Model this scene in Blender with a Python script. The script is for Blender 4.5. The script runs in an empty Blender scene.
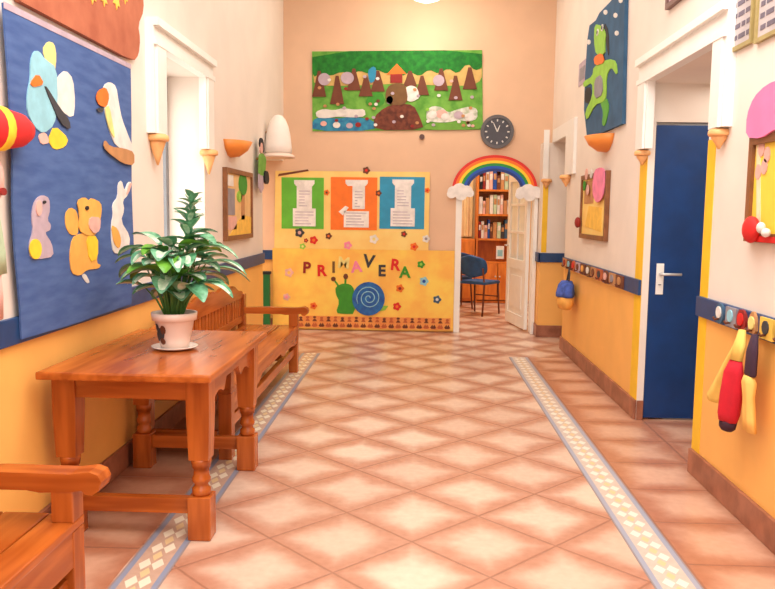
import bpy, bmesh, math, random
from mathutils import Vector, Matrix
random.seed(7)
C = bpy.context.scene.collection
PI = math.pi
XR, XL, YB = 1.53, -1.57, 9.15      # right wall, left wall, end wall of the corridor

# ------------------------------------------------------------------ materials
def lin(c):
    return tuple(((v/255)/12.92 if v/255 <= .04045 else ((v/255+.055)/1.055)**2.4) for v in c) + (1.0,)

MATS = {}
def mat(name, rgb, rough=.6, vary=.06, scale=8.0, metal=0.0, bump=0.0, rgb2=None, stretch=None, detail=4.0, spec=.5):
    """procedural surface: base colour broken up by noise in object space"""
    if name in MATS: return MATS[name]
    m = bpy.data.materials.new(name); m.use_nodes = True
    nt = m.node_tree; N = nt.nodes; Lk = nt.links
    b = N['Principled BSDF']
    b.inputs['Roughness'].default_value = rough; b.inputs['Metallic'].default_value = metal
    b.inputs['Specular IOR Level'].default_value = spec
    tc = N.new('ShaderNodeTexCoord'); mp = N.new('ShaderNodeMapping')
    if stretch: mp.inputs['Scale'].default_value = stretch
    Lk.new(tc.outputs['Object'], mp.inputs['Vector'])
    nz = N.new('ShaderNodeTexNoise'); nz.inputs['Scale'].default_value = scale; nz.inputs['Detail'].default_value = detail
    Lk.new(mp.outputs['Vector'], nz.inputs['Vector'])
    rp = N.new('ShaderNodeValToRGB')
    c = lin(rgb)
    if rgb2: c0, c1 = lin(rgb2), c
    else: c0, c1 = tuple(v*(1-vary*2) for v in c[:3])+(1,), tuple(min(1, v*(1+vary)) for v in c[:3])+(1,)
    rp.color_ramp.elements[0].position = .35; rp.color_ramp.elements[1].position = .65
    rp.color_ramp.elements[0].color = c0; rp.color_ramp.elements[1].color = c1
    Lk.new(nz.outputs['Fac'], rp.inputs['Fac']); Lk.new(rp.outputs['Color'], b.inputs['Base Color'])
    if bump:
        bp = N.new('ShaderNodeBump'); bp.inputs['Strength'].default_value = bump; bp.inputs['Distance'].default_value = .01
        Lk.new(nz.outputs['Fac'], bp.inputs['Height']); Lk.new(bp.outputs['Normal'], b.inputs['Normal'])
    MATS[name] = m
    return m

def glow(name, rgb, strength):
    if name in MATS: return MATS[name]
    m = bpy.data.materials.new(name); m.use_nodes = True
    b = m.node_tree.nodes['Principled BSDF']
    b.inputs['Base Color'].default_value = lin(rgb); b.inputs['Emission Color'].default_value = lin(rgb)
    b.inputs['Emission Strength'].default_value = strength
    MATS[name] = m; return m

class Ex:
    """tiny expression builder over Math nodes"""
    def __init__(s, nt): s.nt = nt
    def __call__(s, op, *a):
        n = s.nt.nodes.new('ShaderNodeMath'); n.operation = op
        for i, v in enumerate(a):
            if isinstance(v, (int, float)): n.inputs[i].default_value = v
            else: s.nt.links.new(v, n.inputs[i])
        return n.outputs[0]
    def smooth(s, v, lo, hi):
        n = s.nt.nodes.new('ShaderNodeMapRange'); n.interpolation_type = 'SMOOTHSTEP'
        s.nt.links.new(v, n.inputs[0]); n.inputs[1].default_value = lo; n.inputs[2].default_value = hi
        return n.outputs[0]
    def mix(s, f, a, b):
        n = s.nt.nodes.new('ShaderNodeMix'); n.data_type = 'RGBA'
        for k, v in ((0, f), (6, a), (7, b)):
            if isinstance(v, (int, float, tuple)): n.inputs[k].default_value = v
            else: s.nt.links.new(v, n.inputs[k])
        return n.outputs[2]

def floor_material(name, diagonal):
    m = bpy.data.materials.new(name); m.use_nodes = True
    nt = m.node_tree; E = Ex(nt); b = nt.nodes['Principled BSDF']
    tc = nt.nodes.new('ShaderNodeTexCoord'); sp = nt.nodes.new('ShaderNodeSeparateXYZ')
    nt.links.new(tc.outputs['Object'], sp.inputs[0]); x, y = sp.outputs[0], sp.outputs[1]
    if diagonal:
        D = .613
        dx, dy = E('ADD', x, .307), E('SUBTRACT', y, 3.515)
        a, c = E('DIVIDE', E('ADD', dx, dy), D), E('DIVIDE', E('SUBTRACT', dx, dy), D)
    else:
        a, c = E('DIVIDE', E('ADD', y, -3.50), .433), E('DIVIDE', E('SUBTRACT', E('ABSOLUTE', x), 1.11), .46)
    def edge(v): return E('SUBTRACT', .5, E('ABSOLUTE', E('SUBTRACT', E('FRACT', v), .5)))
    nz = nt.nodes.new('ShaderNodeTexNoise'); nz.inputs['Scale'].default_value = 5.5; nz.inputs['Detail'].default_value = 6
    nt.links.new(tc.outputs['Object'], nz.inputs['Vector'])
    nf = nt.nodes.new('ShaderNodeTexNoise'); nf.inputs['Scale'].default_value = 26; nf.inputs['Detail'].default_value = 5
    nt.links.new(tc.outputs['Object'], nf.inputs['Vector'])
    t = E('MINIMUM', edge(a), edge(c))
    wob = E('MULTIPLY', E('SUBTRACT', nz.outputs['Fac'], .5), .34)
    centre = E.smooth(E('ADD', t, wob), .03, .34)
    cv = nt.nodes.new('ShaderNodeCombineXYZ'); nt.links.new(E('FLOOR', a), cv.inputs[0]); nt.links.new(E('FLOOR', c), cv.inputs[1])
    wn = nt.nodes.new('ShaderNodeTexWhiteNoise'); nt.links.new(cv.outputs[0], wn.inputs['Vector'])
    rim = E.mix(nf.outputs['Fac'], lin((170, 116, 92)), lin((198, 148, 124)))
    mid = E.mix(nf.outputs['Fac'], lin((214, 184, 162)), lin((232, 210, 190)))
    if not diagonal:
        rim = E.mix(nf.outputs['Fac'], lin((164, 106, 80)), lin((190, 134, 106)))
        mid = E.mix(nf.outputs['Fac'], lin((210, 164, 138)), lin((228, 190, 164)))
    f = E('MULTIPLY', centre, E('ADD', .62, E('MULTIPLY', wn.outputs['Value'], .38)))
    col = E.mix(f, rim, mid)
    grout = E.smooth(t, .022, .008)
    gr = nt.nodes.new('ShaderNodeMapRange'); nt.links.new(t, gr.inputs[0])
    gr.inputs[1].default_value = .006; gr.inputs[2].default_value = .018; gr.inputs[3].default_value = 1; gr.inputs[4].default_value = 0
    col = E.mix(E('MULTIPLY', gr.outputs[0], .75), col, lin((150, 104, 84)))
    nt.links.new(col, b.inputs['Base Color'])
    b.inputs['Roughness'].default_value = .30; b.inputs['Specular IOR Level'].default_value = .4
    bp = nt.nodes.new('ShaderNodeBump'); bp.inputs['Strength'].default_value = .25; bp.inputs['Distance'].default_value = .006
    nt.links.new(E('ADD', E('MULTIPLY', gr.outputs[0], -1.0), E('MULTIPLY', nf.outputs['Fac'], .4)), bp.inputs['Height'])
    nt.links.new(bp.outputs['Normal'], b.inputs['Normal'])
    MATS[name] = m; return m

def strip_material(name, ground, motif, line, per):
    """decorated border tile: local x across (-.5..+.5 of .185 m), y along"""
    m = bpy.data.materials.new(name); m.use_nodes = True
    nt = m.node_tree; E = Ex(nt); b = nt.nodes['Principled BSDF']
    tc = nt.nodes.new('ShaderNodeTexCoord'); sp = nt.nodes.new('ShaderNodeSeparateXYZ')
    nt.links.new(tc.outputs['Object'], sp.inputs[0]); x, y = sp.outputs[0], sp.outputs[1]
    ax = E('ABSOLUTE', x)
    fy = E('ABSOLUTE', E('SUBTRACT', E('FRACT', E('DIVIDE', y, per)), .5))
    dia = E('ADD', E('DIVIDE', E('ABSOLUTE', E('SUBTRACT', ax, .026)), .034), E('DIVIDE', fy, .46))
    core = E('LESS_THAN', dia, .74)
    dot = E('LESS_THAN', E('ADD', E('DIVIDE', ax, .02), E('DIVIDE', E('SUBTRACT', .5, fy), .3)), 1.0)
    nz = nt.nodes.new('ShaderNodeTexNoise'); nz.inputs['Scale'].default_value = 30; nt.links.new(tc.outputs['Object'], nz.inputs['Vector'])
    g = E.mix(nz.outputs['Fac'], lin(ground), lin(tuple(min(255, v+26) for v in ground)))
    col = E.mix(core, g, lin(motif)); col = E.mix(dot, col, lin((226, 198, 150)))
    col = E.mix(E('GREATER_THAN', ax, .064), col, lin(line))
    col = E.mix(E('GREATER_THAN', ax, .085), col, lin((150, 140, 142)))
    nt.links.new(col, b.inputs['Base Color']); b.inputs['Roughness'].default_value = .35
    MATS[name] = m; return m

# ------------------------------------------------------------------ mesh builder
class MB:
    def __init__(s): s.v, s.f, s.mi, s.sm = [], [], [], []
    def add(s, verts, faces, mi=0, smooth=False):
        o = len(s.v); s.v += [tuple(p) for p in verts]
        for f in faces: s.f.append(tuple(i+o for i in f)); s.mi.append(mi); s.sm.append(smooth)
        return s
    def box(s, x0, x1, y0, y1, z0, z1, mi=0, ch=0.0):
        x0, x1 = sorted((x0, x1)); y0, y1 = sorted((y0, y1)); z0, z1 = sorted((z0, z1))
        if not ch:
            v = [(x, y, z) for z in (z0, z1) for y in (y0, y1) for x in (x0, x1)]
            return s.add(v, [(0,2,3,1),(4,5,7,6),(0,1,5,4),(2,6,7,3),(0,4,6,2),(1,3,7,5)], mi)
        bm = bmesh.new()
        bmesh.ops.create_cube(bm, size=1, matrix=Matrix.Translation(((x0+x1)/2, (y0+y1)/2, (z0+z1)/2)) @ Matrix.Diagonal((x1-x0, y1-y0, z1-z0, 1)))
        bmesh.ops.bevel(bm, geom=bm.edges[:], offset=ch, segments=2, profile=.6, affect='EDGES')
        return s.frombm(bm, mi)
    def frombm(s, bm, mi=0, smooth=False):
        bm.verts.index_update()
        s.add([v.co[:] for v in bm.verts], [[v.index for v in f.verts] for f in bm.faces], mi, smooth); bm.free(); return s
    def lathe(s, prof, cx=0, cy=0, n=24, mi=0, smooth=True, a0=0, a1=2*PI, sx=1, sy=1):
        full = abs(a1-a0-2*PI) < 1e-6; m = n if full else n+1
        vs = [(cx+r*sx*math.cos(a0+(a1-a0)*i/n), cy+r*sy*math.sin(a0+(a1-a0)*i/n), z) for r, z in prof for i in range(m)]
        fs = []
        for k in range(len(prof)-1):
            for i in range(n):
                j = (i+1) % m
                fs.append((k*m+i, k*m+j, (k+1)*m+j, (k+1)*m+i))
        s.add(vs, fs, mi, smooth)
        o = len(s.v)-len(vs)
        for k in (0, len(prof)-1):
            if prof[k][0] > 1e-4:
                ids = [o+k*m+i for i in range(m)]
                s.f.append(tuple(ids if k else ids[::-1])); s.mi.append(mi); s.sm.append(False)
        if not full:
            for i in (0, n):
                ids = [o+k*m+i for k in range(len(prof))]
                s.f.append(tuple(ids)); s.mi.append(mi); s.sm.append(False)
        return s
    def prism(s, pts, fn, d0, d1, mi=0):
        """outline pts (u,v) pushed through fn(u,v,d) from depth d0 to d1"""
        n = len(pts)
        s.add([fn(u, v, d0) for u, v in pts]+[fn(u, v, d1) for u, v in pts],
              [tuple(range(n))[::-1], tuple(range(n, 2*n))]+[(i, (i+1) % n, n+(i+1) % n, n+i) for i in range(n)], mi)
        return s
    def tube(s, pts, rad, n=8, mi=0, smooth=True):
        P = [Vector(p) for p in pts]; R = rad if isinstance(rad, (list, tuple)) else [rad]*len(P)
        vs = []
        for i, p in enumerate(P):
            t = (P[min(i+1, len(P)-1)]-P[max(i-1, 0)]).normalized()
            u = t.orthogonal().normalized() if i == 0 else (u - t*u.dot(t)).normalized()
            w = t.cross(u)
            vs += [p+(u*math.cos(2*PI*k/n)+w*math.sin(2*PI*k/n))*R[i] for k in range(n)]
        fs = [(i*n+k, i*n+(k+1) % n, (i+1)*n+(k+1) % n, (i+1)*n+k) for i in range(len(P)-1) for k in range(n)]
        fs += [tuple(range(n))[::-1], tuple(range((len(P)-1)*n, len(P)*n))]
        return s.add(vs, fs, mi, smooth)
    def loft(s, rings, mi=0, smooth=True):
        n = len(rings[0]); vs = [p for r in rings for p in r]
        fs = [(i*n+k, i*n+(k+1) % n, (i+1)*n+(k+1) % n, (i+1)*n+k) for i in range(len(rings)-1) for k in range(n)]
        fs += [tuple(range(n))[::-1], tuple(range((len(rings)-1)*n, len(rings)*n))]
        return s.add(vs, fs, mi, smooth)
    def ball(s, c, r, n=14, mi=0):
        rx, ry, rz = r if isinstance(r, (tuple, list)) else (r, r, r)
        bm = bmesh.new(); bmesh.ops.create_uvsphere(bm, u_segments=n, v_segments=max(6, n*2//3), radius=1)
        bmesh.ops.transform(bm, matrix=Matrix.Translation(c) @ Matrix.Diagonal((rx, ry, rz, 1)), verts=bm.verts)
        return s.frombm(bm, mi, True)
    def build(s, name, mats, parent=None, loc=None, label=None, kind=None):
        me = bpy.data.meshes.new(name); me.from_pydata(s.v, [], s.f)
        for m in (mats if isinstance(mats, (list, tuple)) else [mats]): me.materials.append(m)
        me.polygons.foreach_set('material_index', s.mi); me.polygons.foreach_set('use_smooth', s.sm)
        bm = bmesh.new(); bm.from_mesh(me); bmesh.ops.recalc_face_normals(bm, faces=bm.faces[:]); bm.to_mesh(me); bm.free()
        me.update()
        o = bpy.data.objects.new(name, me); C.objects.link(o)
        if parent:
            o.parent = parent
            if parent.parent: o.location = (0, 0, 0)
            w = parent
            off = Vector((0, 0, 0))
            while w: off += Vector(w.location); w = w.parent
            o.location = -off if loc is None else loc
        elif loc: o.location = loc
        if label: o['label'] = label
        if kind: o['kind'] = kind
        return o

def thing(name, label, cat, loc=(0, 0, 0), group=None, rz=0):
    o = bpy.data.objects.new(name, None); C.objects.link(o); o.empty_display_size = .05
    o.location = loc; o.rotation_euler[2] = rz; o['label'] = label; o['category'] = cat
    if group: o['group'] = group
    return o
def tag(o, label, cat, group=None):
    o['label'] = label; o['category'] = cat
    if group: o['group'] = group
    return o
def struct(o): o['kind'] = 'structure'; return o
def copy_tree(src, parent=None):
    c = src.copy(); C.objects.link(c)
    if parent: c.parent = parent
    for ch in list(src.children): copy_tree(ch, c)
    return c

# wall frames: (u along the wall, v height, d out of the wall)
def onL(u, v, d): return (XL+d, u, v)
def onR(u, v, d): return (XR-d, u, v)
def onB(u, v, d): return (u, YB-d, v)
def ell(cu, cv, ru, rv, n=20, a0=0): return [(cu+ru*math.cos(a0+2*PI*i/n), cv+rv*math.sin(a0+2*PI*i/n)) for i in range(n)]
def rect(u0, u1, v0, v1): return [(u0, v0), (u1, v0), (u1, v1), (u0, v1)]
def cut(name, pts, fn, d0, d1, m, parent=None, label=None):
    return MB().prism(pts, fn, d0, d1).build(name, m, parent, label=label)
def round_poly(pts, it=1):
    for _ in range(it):
        q = []
        for i, p in enumerate(pts):
            n = pts[(i+1) % len(pts)]
            q += [(p[0]*.78+n[0]*.22, p[1]*.78+n[1]*.22), (p[0]*.22+n[0]*.78, p[1]*.22+n[1]*.78)]
        pts = q
    return pts
SHAPES = {
 'duck': [
  ('body',[(3.187,2.031),(3.233,2.041),(3.279,2.018),(3.388,2.002),(3.388,1.853),(3.35,1.755),(3.248,1.707),(3.174,1.727),(3.115,1.781),(3.12,1.851),(3.151,1.916),(3.156,1.986)]),
  ('crest',[(3.262,2.051),(3.314,2.097),(3.374,2.101),(3.391,2.049),(3.365,1.961),(3.307,1.997)]),
  ('wing',[(3.396,1.966),(3.473,2.008),(3.549,1.983),(3.564,1.877),(3.536,1.8),(3.376,1.833),(3.361,1.914)]),
  ('beak',[(3.141,1.897),(3.208,1.948),(3.262,1.912),(3.167,1.884)]),
  ('foot',[(3.35,1.755),(3.486,1.711),(3.45,1.67),(3.343,1.647),(3.285,1.684)]),
  ('foot2',[(3.2,1.698),(3.268,1.718),(3.305,1.676),(3.226,1.66)]),
  ('tail',[(3.262,1.903),(3.281,1.906),(3.387,1.839),(3.491,1.79),(3.499,1.747),(3.393,1.769)]),
 ],
 'bird': [
  ('body',[(3.898,2.01),(3.971,2.038),(4.056,2.03),(4.088,1.945),(4.123,1.873),(4.211,1.794),(4.264,1.749),(4.261,1.708),(4.037,1.72),(3.955,1.788),(3.901,1.874),(3.884,1.962)]),
  ('face',[(3.816,1.97),(3.909,2.003),(3.954,1.964),(3.915,1.903),(3.823,1.9),(3.787,1.931)]),
  ('beak',[(3.789,1.882),(3.88,1.898),(3.867,1.874),(3.81,1.867)]),
  ('belly',[(3.903,1.901),(3.951,1.917),(4.004,1.793),(4.014,1.756),(3.944,1.796),(3.901,1.865)]),
  ('nest',[(3.87,1.743),(3.938,1.712),(4.14,1.719),(4.275,1.709),(4.271,1.638),(4.109,1.638),(3.936,1.674),(3.856,1.7)]),
 ],
 'mouse': [
  ('body',[(3.173,1.441),(3.222,1.454),(3.279,1.443),(3.284,1.392),(3.256,1.349),(3.288,1.329),(3.278,1.305),(3.227,1.298),(3.291,1.249),(3.304,1.192),(3.171,1.188),(3.101,1.196),(3.09,1.249),(3.132,1.308),(3.121,1.361),(3.14,1.414)]),
  ('belly',[(3.192,1.229),(3.185,1.211),(3.17,1.197),(3.148,1.19),(3.125,1.192),(3.106,1.201),(3.093,1.216),(3.089,1.234),(3.095,1.252),(3.11,1.266),(3.131,1.273),(3.154,1.272),(3.174,1.263),(3.188,1.248)]),
  ('ear',[(3.207,1.399),(3.203,1.385),(3.195,1.374),(3.185,1.368),(3.173,1.368),(3.164,1.374),(3.158,1.385),(3.156,1.399),(3.159,1.413),(3.167,1.424),(3.178,1.43),(3.189,1.431),(3.199,1.425),(3.205,1.413)]),
  ('eye',[(3.246,1.425),(3.241,1.42),(3.231,1.417),(3.221,1.419),(3.217,1.424),(3.221,1.429),(3.232,1.431),(3.242,1.429)]),
 ],
 'bear': [
  ('body',[(3.492,1.266),(3.571,1.285),(3.739,1.281),(3.779,1.211),(3.751,1.135),(3.807,1.122),(3.772,1.106),(3.642,1.111),(3.558,1.087),(3.471,1.107),(3.458,1.192)]),
  ('head',[(3.542,1.435),(3.623,1.454),(3.674,1.437),(3.706,1.451),(3.815,1.43),(3.823,1.385),(3.76,1.276),(3.652,1.27),(3.552,1.299),(3.567,1.376)]),
  ('arm',[(3.427,1.376),(3.482,1.405),(3.548,1.389),(3.564,1.333),(3.551,1.277),(3.473,1.28),(3.429,1.318)]),
  ('muzzle',[(3.669,1.362),(3.799,1.357),(3.784,1.294),(3.717,1.277),(3.655,1.314)]),
  ('tunic',[(3.631,1.271),(3.771,1.267),(3.764,1.157),(3.665,1.145)]),
  ('label_tag',[(3.578,1.089),(3.624,1.095),(3.674,1.048),(3.637,1.045)]),
  ('eye',[(3.665,1.402),(3.658,1.395),(3.643,1.391),(3.629,1.395),(3.623,1.402),(3.63,1.409),(3.645,1.412),(3.659,1.41)]),
 ],
 'rabbit': [
  ('body',[(4.049,1.53),(4.102,1.552),(4.138,1.494),(4.195,1.545),(4.25,1.548),(4.19,1.475),(4.108,1.444),(4.132,1.395),(4.076,1.336),(4.205,1.254),(4.187,1.183),(4.065,1.164),(3.965,1.174),(3.944,1.242),(3.95,1.328),(3.976,1.366),(3.968,1.423),(4.045,1.462)]),
  ('belly',[(3.937,1.319),(4.022,1.298),(4.07,1.238),(4.041,1.19),(3.968,1.222)]),
  ('ear',[(4.194,1.535),(4.244,1.542),(4.191,1.485),(4.15,1.475)]),
 ],
 'frog': [
  ('sheet',[(7.211,3.076),(6.963,3.061),(6.83,3.091),(6.485,3.085),(6.14,3.088),(6.014,3.063),(5.932,2.075),(6.561,2.073),(7.135,2.097),(7.309,2.354),(7.321,2.651),(7.275,2.979)]),
  ('head',[(6.957,3.028),(6.718,2.961),(6.528,2.858),(6.557,2.784),(6.541,2.69),(6.862,2.753),(6.961,2.89)]),
  ('torso',[(6.941,2.673),(6.407,2.634),(6.162,2.569),(6.103,2.445),(6.314,2.558),(6.467,2.506),(6.438,2.342),(6.517,2.313),(6.834,2.335),(7.139,2.232),(7.228,2.321),(6.943,2.415),(6.967,2.548),(7.323,2.549),(7.356,2.612),(6.975,2.593)]),
  ('chest',[(6.936,2.746),(6.633,2.729),(6.504,2.623),(6.864,2.663)]),
  ('belly',[(6.873,2.554),(6.602,2.55),(6.528,2.375),(6.842,2.379)]),
  ('shade1',[(7.269,2.541),(7.009,2.512),(7.031,2.362),(7.3,2.421)]),  # this and the next are black pieces of the frog cut-out
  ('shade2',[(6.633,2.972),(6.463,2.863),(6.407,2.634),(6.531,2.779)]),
  ('leg',[(6.651,2.331),(6.438,2.342),(6.324,2.247),(6.44,2.111),(6.554,2.134),(6.52,2.232)]),
  ('star',[(6.532,3.022),(6.55,3.012),(6.598,3.018),(6.65,3.037),(6.673,3.057),(6.655,3.067),(6.605,3.06),(6.555,3.042)]),
  ('star',[(6.199,2.917),(6.215,2.907),(6.258,2.912),(6.305,2.929),(6.326,2.948),(6.31,2.957),(6.265,2.952),(6.219,2.935)]),
  ('star',[(6.137,2.771),(6.152,2.761),(6.195,2.765),(6.241,2.78),(6.262,2.799),(6.246,2.809),(6.202,2.804),(6.157,2.789)]),
  ('star',[(6.058,2.989),(6.073,2.98),(6.115,2.985),(6.159,3.002),(6.179,3.021),(6.164,3.03),(6.121,3.024),(6.078,3.007)]),
  ('star',[(7.121,2.913),(7.143,2.902),(7.201,2.908),(7.262,2.927),(7.291,2.949),(7.268,2.96),(7.209,2.954),(7.148,2.935)]),
 ],
 'land': [
  ('sheet',[(-1.238,3.222),(0.703,3.248),(0.734,2.359),(-1.23,2.322)]),
  ('sunset',[(-1.227,3.003),(-0.935,3.018),(-0.223,3.062),(0.323,3.039),(0.634,3.094),(0.703,3.068),(0.708,2.868),(0.601,2.801),(0.219,2.798),(-0.164,2.822),(-0.768,2.791),(-1.209,2.788)]),
  ('trees',[(-1.238,3.222),(0.703,3.248),(0.708,3.081),(0.622,3.054),(0.539,3.107),(0.432,3.013),(0.322,3.079),(0.215,3.012),(0.105,3.064),(-0.003,2.984),(-0.113,3.036),(-0.208,2.982),(-0.278,3.075),(-0.372,3.008),(-0.496,3.061),(-0.578,3.007),(-0.688,3.046),(-0.77,3.006),(-0.907,3.031),(-1.017,2.983),(-1.127,3.017),(-1.232,2.962)]),
  ('water',[(-1.231,2.45),(-1.125,2.491),(-0.959,2.466),(-0.766,2.494),(-0.517,2.456),(-0.502,2.334),(-1.23,2.325)]),
  ('foam',[(-1.195,2.545),(-1.098,2.578),(-0.987,2.56),(-0.877,2.588),(-0.739,2.57),(-0.628,2.582),(-0.614,2.496),(-0.766,2.481),(-0.932,2.493),(-1.07,2.47),(-1.181,2.477)]),
  ('sheep',[(0.086,2.582),(0.168,2.623),(0.264,2.605),(0.333,2.544),(0.442,2.585),(0.578,2.619),(0.666,2.592),(0.668,2.48),(0.582,2.446),(0.445,2.464),(0.336,2.436),(0.199,2.435),(0.083,2.453)]),
  ('grass',[(0.062,2.407),(0.199,2.435),(0.336,2.417),(0.5,2.446),(0.724,2.432),(0.729,2.359),(0.069,2.345)]),
  ('hill',[(-0.521,2.339),(-0.517,2.496),(-0.395,2.6),(-0.244,2.647),(-0.065,2.63),(0.005,2.501),(0.063,2.35)]),
  ('bear',[(-0.381,2.633),(-0.389,2.78),(-0.343,2.853),(-0.247,2.875),(-0.159,2.849),(-0.129,2.688),(-0.183,2.621)]),
  ('bush',[(-0.629,2.631),(-0.575,2.752),(-0.438,2.78),(-0.382,2.659),(-0.491,2.591)]),
  ('roof',[(-0.38,2.968),(-0.264,3.089),(-0.153,2.977)]),
  ('hut',[(-0.336,2.982),(-0.2,2.988),(-0.198,2.876),(-0.335,2.875)]),
  ('lamb',[(-0.007,2.756),(-0.015,2.717),(-0.039,2.685),(-0.074,2.667),(-0.113,2.666),(-0.148,2.684),(-0.173,2.715),(-0.183,2.755),(-0.174,2.795),(-0.151,2.827),(-0.116,2.844),(-0.077,2.845),(-0.041,2.827),(-0.017,2.796)]),
  ('blue',[(-0.6,3.007),(-0.537,3.06),(-0.496,3.034),(-0.508,2.9),(-0.571,2.86)]),
  ('pink',[(0.328,2.531),(0.322,2.509),(0.302,2.492),(0.274,2.483),(0.242,2.483),(0.213,2.492),(0.193,2.508),(0.186,2.529),(0.193,2.55),(0.212,2.567),(0.24,2.577),(0.272,2.577),(0.301,2.568),(0.321,2.551)]),
  ('owl',[(-1.022,2.91),(-1.029,2.88),(-1.049,2.855),(-1.078,2.842),(-1.11,2.841),(-1.138,2.855),(-1.158,2.879),(-1.166,2.909),(-1.159,2.94),(-1.139,2.964),(-1.11,2.978),(-1.078,2.978),(-1.05,2.964),(-1.03,2.94)]),
  ('owl',[(-0.753,2.925),(-0.76,2.895),(-0.781,2.871),(-0.812,2.857),(-0.846,2.857),(-0.877,2.87),(-0.899,2.894),(-0.907,2.924),(-0.899,2.955),(-0.878,2.979),(-0.847,2.993),(-0.813,2.993),(-0.782,2.98),(-0.761,2.956)]),
  ('owl',[(0.282,2.905),(0.276,2.878),(0.259,2.855),(0.233,2.843),(0.203,2.842),(0.177,2.855),(0.158,2.877),(0.151,2.905),(0.157,2.932),(0.175,2.955),(0.201,2.967),(0.23,2.968),(0.257,2.955),(0.275,2.933)]),
  ('owl',[(-0.302,2.682),(-0.306,2.661),(-0.316,2.644),(-0.331,2.634),(-0.349,2.634),(-0.364,2.643),(-0.375,2.66),(-0.379,2.681),(-0.376,2.702),(-0.365,2.719),(-0.35,2.728),(-0.333,2.729),(-0.317,2.719),(-0.306,2.703)]),
  ('tree_trunk',[(-1.166,3.003),(-1.141,3.003),(-1.116,2.869),(-1.093,2.735),(-1.215,2.734),(-1.188,2.869)]),
  ('tree_trunk',[(-0.959,2.951),(-0.934,2.951),(-0.909,2.804),(-0.886,2.656),(-1.007,2.655),(-0.98,2.803)]),
  ('tree_trunk',[(-0.767,3.032),(-0.743,3.032),(-0.717,2.919),(-0.694,2.805),(-0.815,2.804),(-0.788,2.918)]),
  ('tree_trunk',[(-0.629,2.953),(-0.605,2.953),(-0.579,2.846),(-0.556,2.739),(-0.677,2.738),(-0.65,2.846)]),
  ('tree_trunk',[(-0.493,3.007),(-0.468,3.007),(-0.442,2.901),(-0.419,2.794),(-0.54,2.793),(-0.514,2.9)]),
  ('tree_trunk',[(-0.124,3.01),(-0.099,3.01),(-0.073,2.93),(-0.05,2.85),(-0.17,2.849),(-0.144,2.929)]),
  ('tree_trunk',[(0.014,2.957),(0.038,2.957),(0.065,2.857),(0.089,2.757),(-0.032,2.756),(-0.006,2.857)]),
  ('tree_trunk',[(0.23,3.038),(0.255,3.039),(0.282,2.925),(0.306,2.812),(0.186,2.811),(0.211,2.925)]),
  ('tree_trunk',[(0.395,2.96),(0.42,2.96),(0.447,2.833),(0.472,2.706),(0.352,2.705),(0.376,2.833)]),
  ('tree_trunk',[(0.556,3.054),(0.581,3.054),(0.608,2.941),(0.633,2.828),(0.513,2.827),(0.537,2.941)]),
 ],
 'snail': [
  ('body',[(-0.951,0.52),(-0.859,0.565),(-0.771,0.552),(-0.727,0.494),(-0.71,0.203),(-0.856,0.2),(-0.944,0.213),(-0.901,0.346),(-0.945,0.432)]),
  ('shell',[(-0.367,0.39),(-0.373,0.338),(-0.391,0.29),(-0.421,0.249),(-0.46,0.216),(-0.506,0.196),(-0.556,0.188),(-0.606,0.194),(-0.652,0.213),(-0.692,0.244),(-0.723,0.284),(-0.743,0.332),(-0.75,0.383),(-0.744,0.435),(-0.725,0.483),(-0.695,0.524),(-0.655,0.556),(-0.609,0.577),(-0.56,0.584),(-0.511,0.578),(-0.464,0.559),(-0.424,0.529),(-0.394,0.488),(-0.374,0.441)]),
  ('tail',[(-0.406,0.31),(-0.325,0.303),(-0.362,0.253),(-0.449,0.237)]),
  ('antenna1',[(-0.946,0.613),(-0.954,0.592),(-0.975,0.583),(-0.995,0.592),(-1.004,0.612),(-0.996,0.633),(-0.975,0.641),(-0.955,0.633)]),
  ('antenna2',[(-0.801,0.644),(-0.809,0.619),(-0.83,0.609),(-0.85,0.619),(-0.859,0.643),(-0.851,0.668),(-0.83,0.679),(-0.81,0.669)]),
  ('stalk1',[(-0.981,0.606),(-0.958,0.607),(-0.893,0.521),(-0.916,0.514)]),
  ('stalk2',[(-0.842,0.638),(-0.818,0.638),(-0.824,0.536),(-0.847,0.536)]),
 ],
}

# ------------------------------------------------------------------ palette
paint = mat('wall_paint', (238, 226, 214), .75, .02, 3)
warm_lit = mat('wall_paint_warm_lit', (230, 192, 160), .75, .02, 3)  # same wall paint, with the warm light at the far end put into its colour
wains = mat('wainscot_paint', (252, 190, 102), .5, .02, 4)
yellow_p = mat('yellow_edge_paint', (250, 200, 40), .5, .03)
white = mat('white_gloss_paint', (246, 244, 238), .4, .015)
ceil_m = mat('ceiling_paint', (240, 232, 220), .8, .02)
tile_b = mat('skirting_tile', (172, 112, 86), .4, .12, 9, rgb2=(140, 86, 64))
rail_m = mat('rail_blue', (28, 66, 116), .45, .08, 10)
wood = mat('pine_stain', (196, 104, 40), .25, rgb2=(160, 76, 24), scale=3.0, stretch=(7, .7, 7), detail=2)
woodx = mat('pine_stain_cross', (196, 104, 40), .25, rgb2=(160, 76, 24), scale=3.0, stretch=(.7, 7, 7), detail=2)
woodv = mat('pine_stain_upright', (196, 104, 40), .25, rgb2=(160, 76, 24), scale=3.0, stretch=(7, 7, .7), detail=2)
blue_door = mat('door_blue', (6, 58, 118), .35, .08, 6)
steel = mat('brushed_metal', (214, 214, 214), .3, .03, metal=.6)
glassy = mat('clear_glass', (225, 235, 235), .1, .02)
P = {}
def col(n, c, r=.7, v=.06, s=14): P[n] = mat('card_'+n, c, r, v, s); return P[n]
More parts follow.
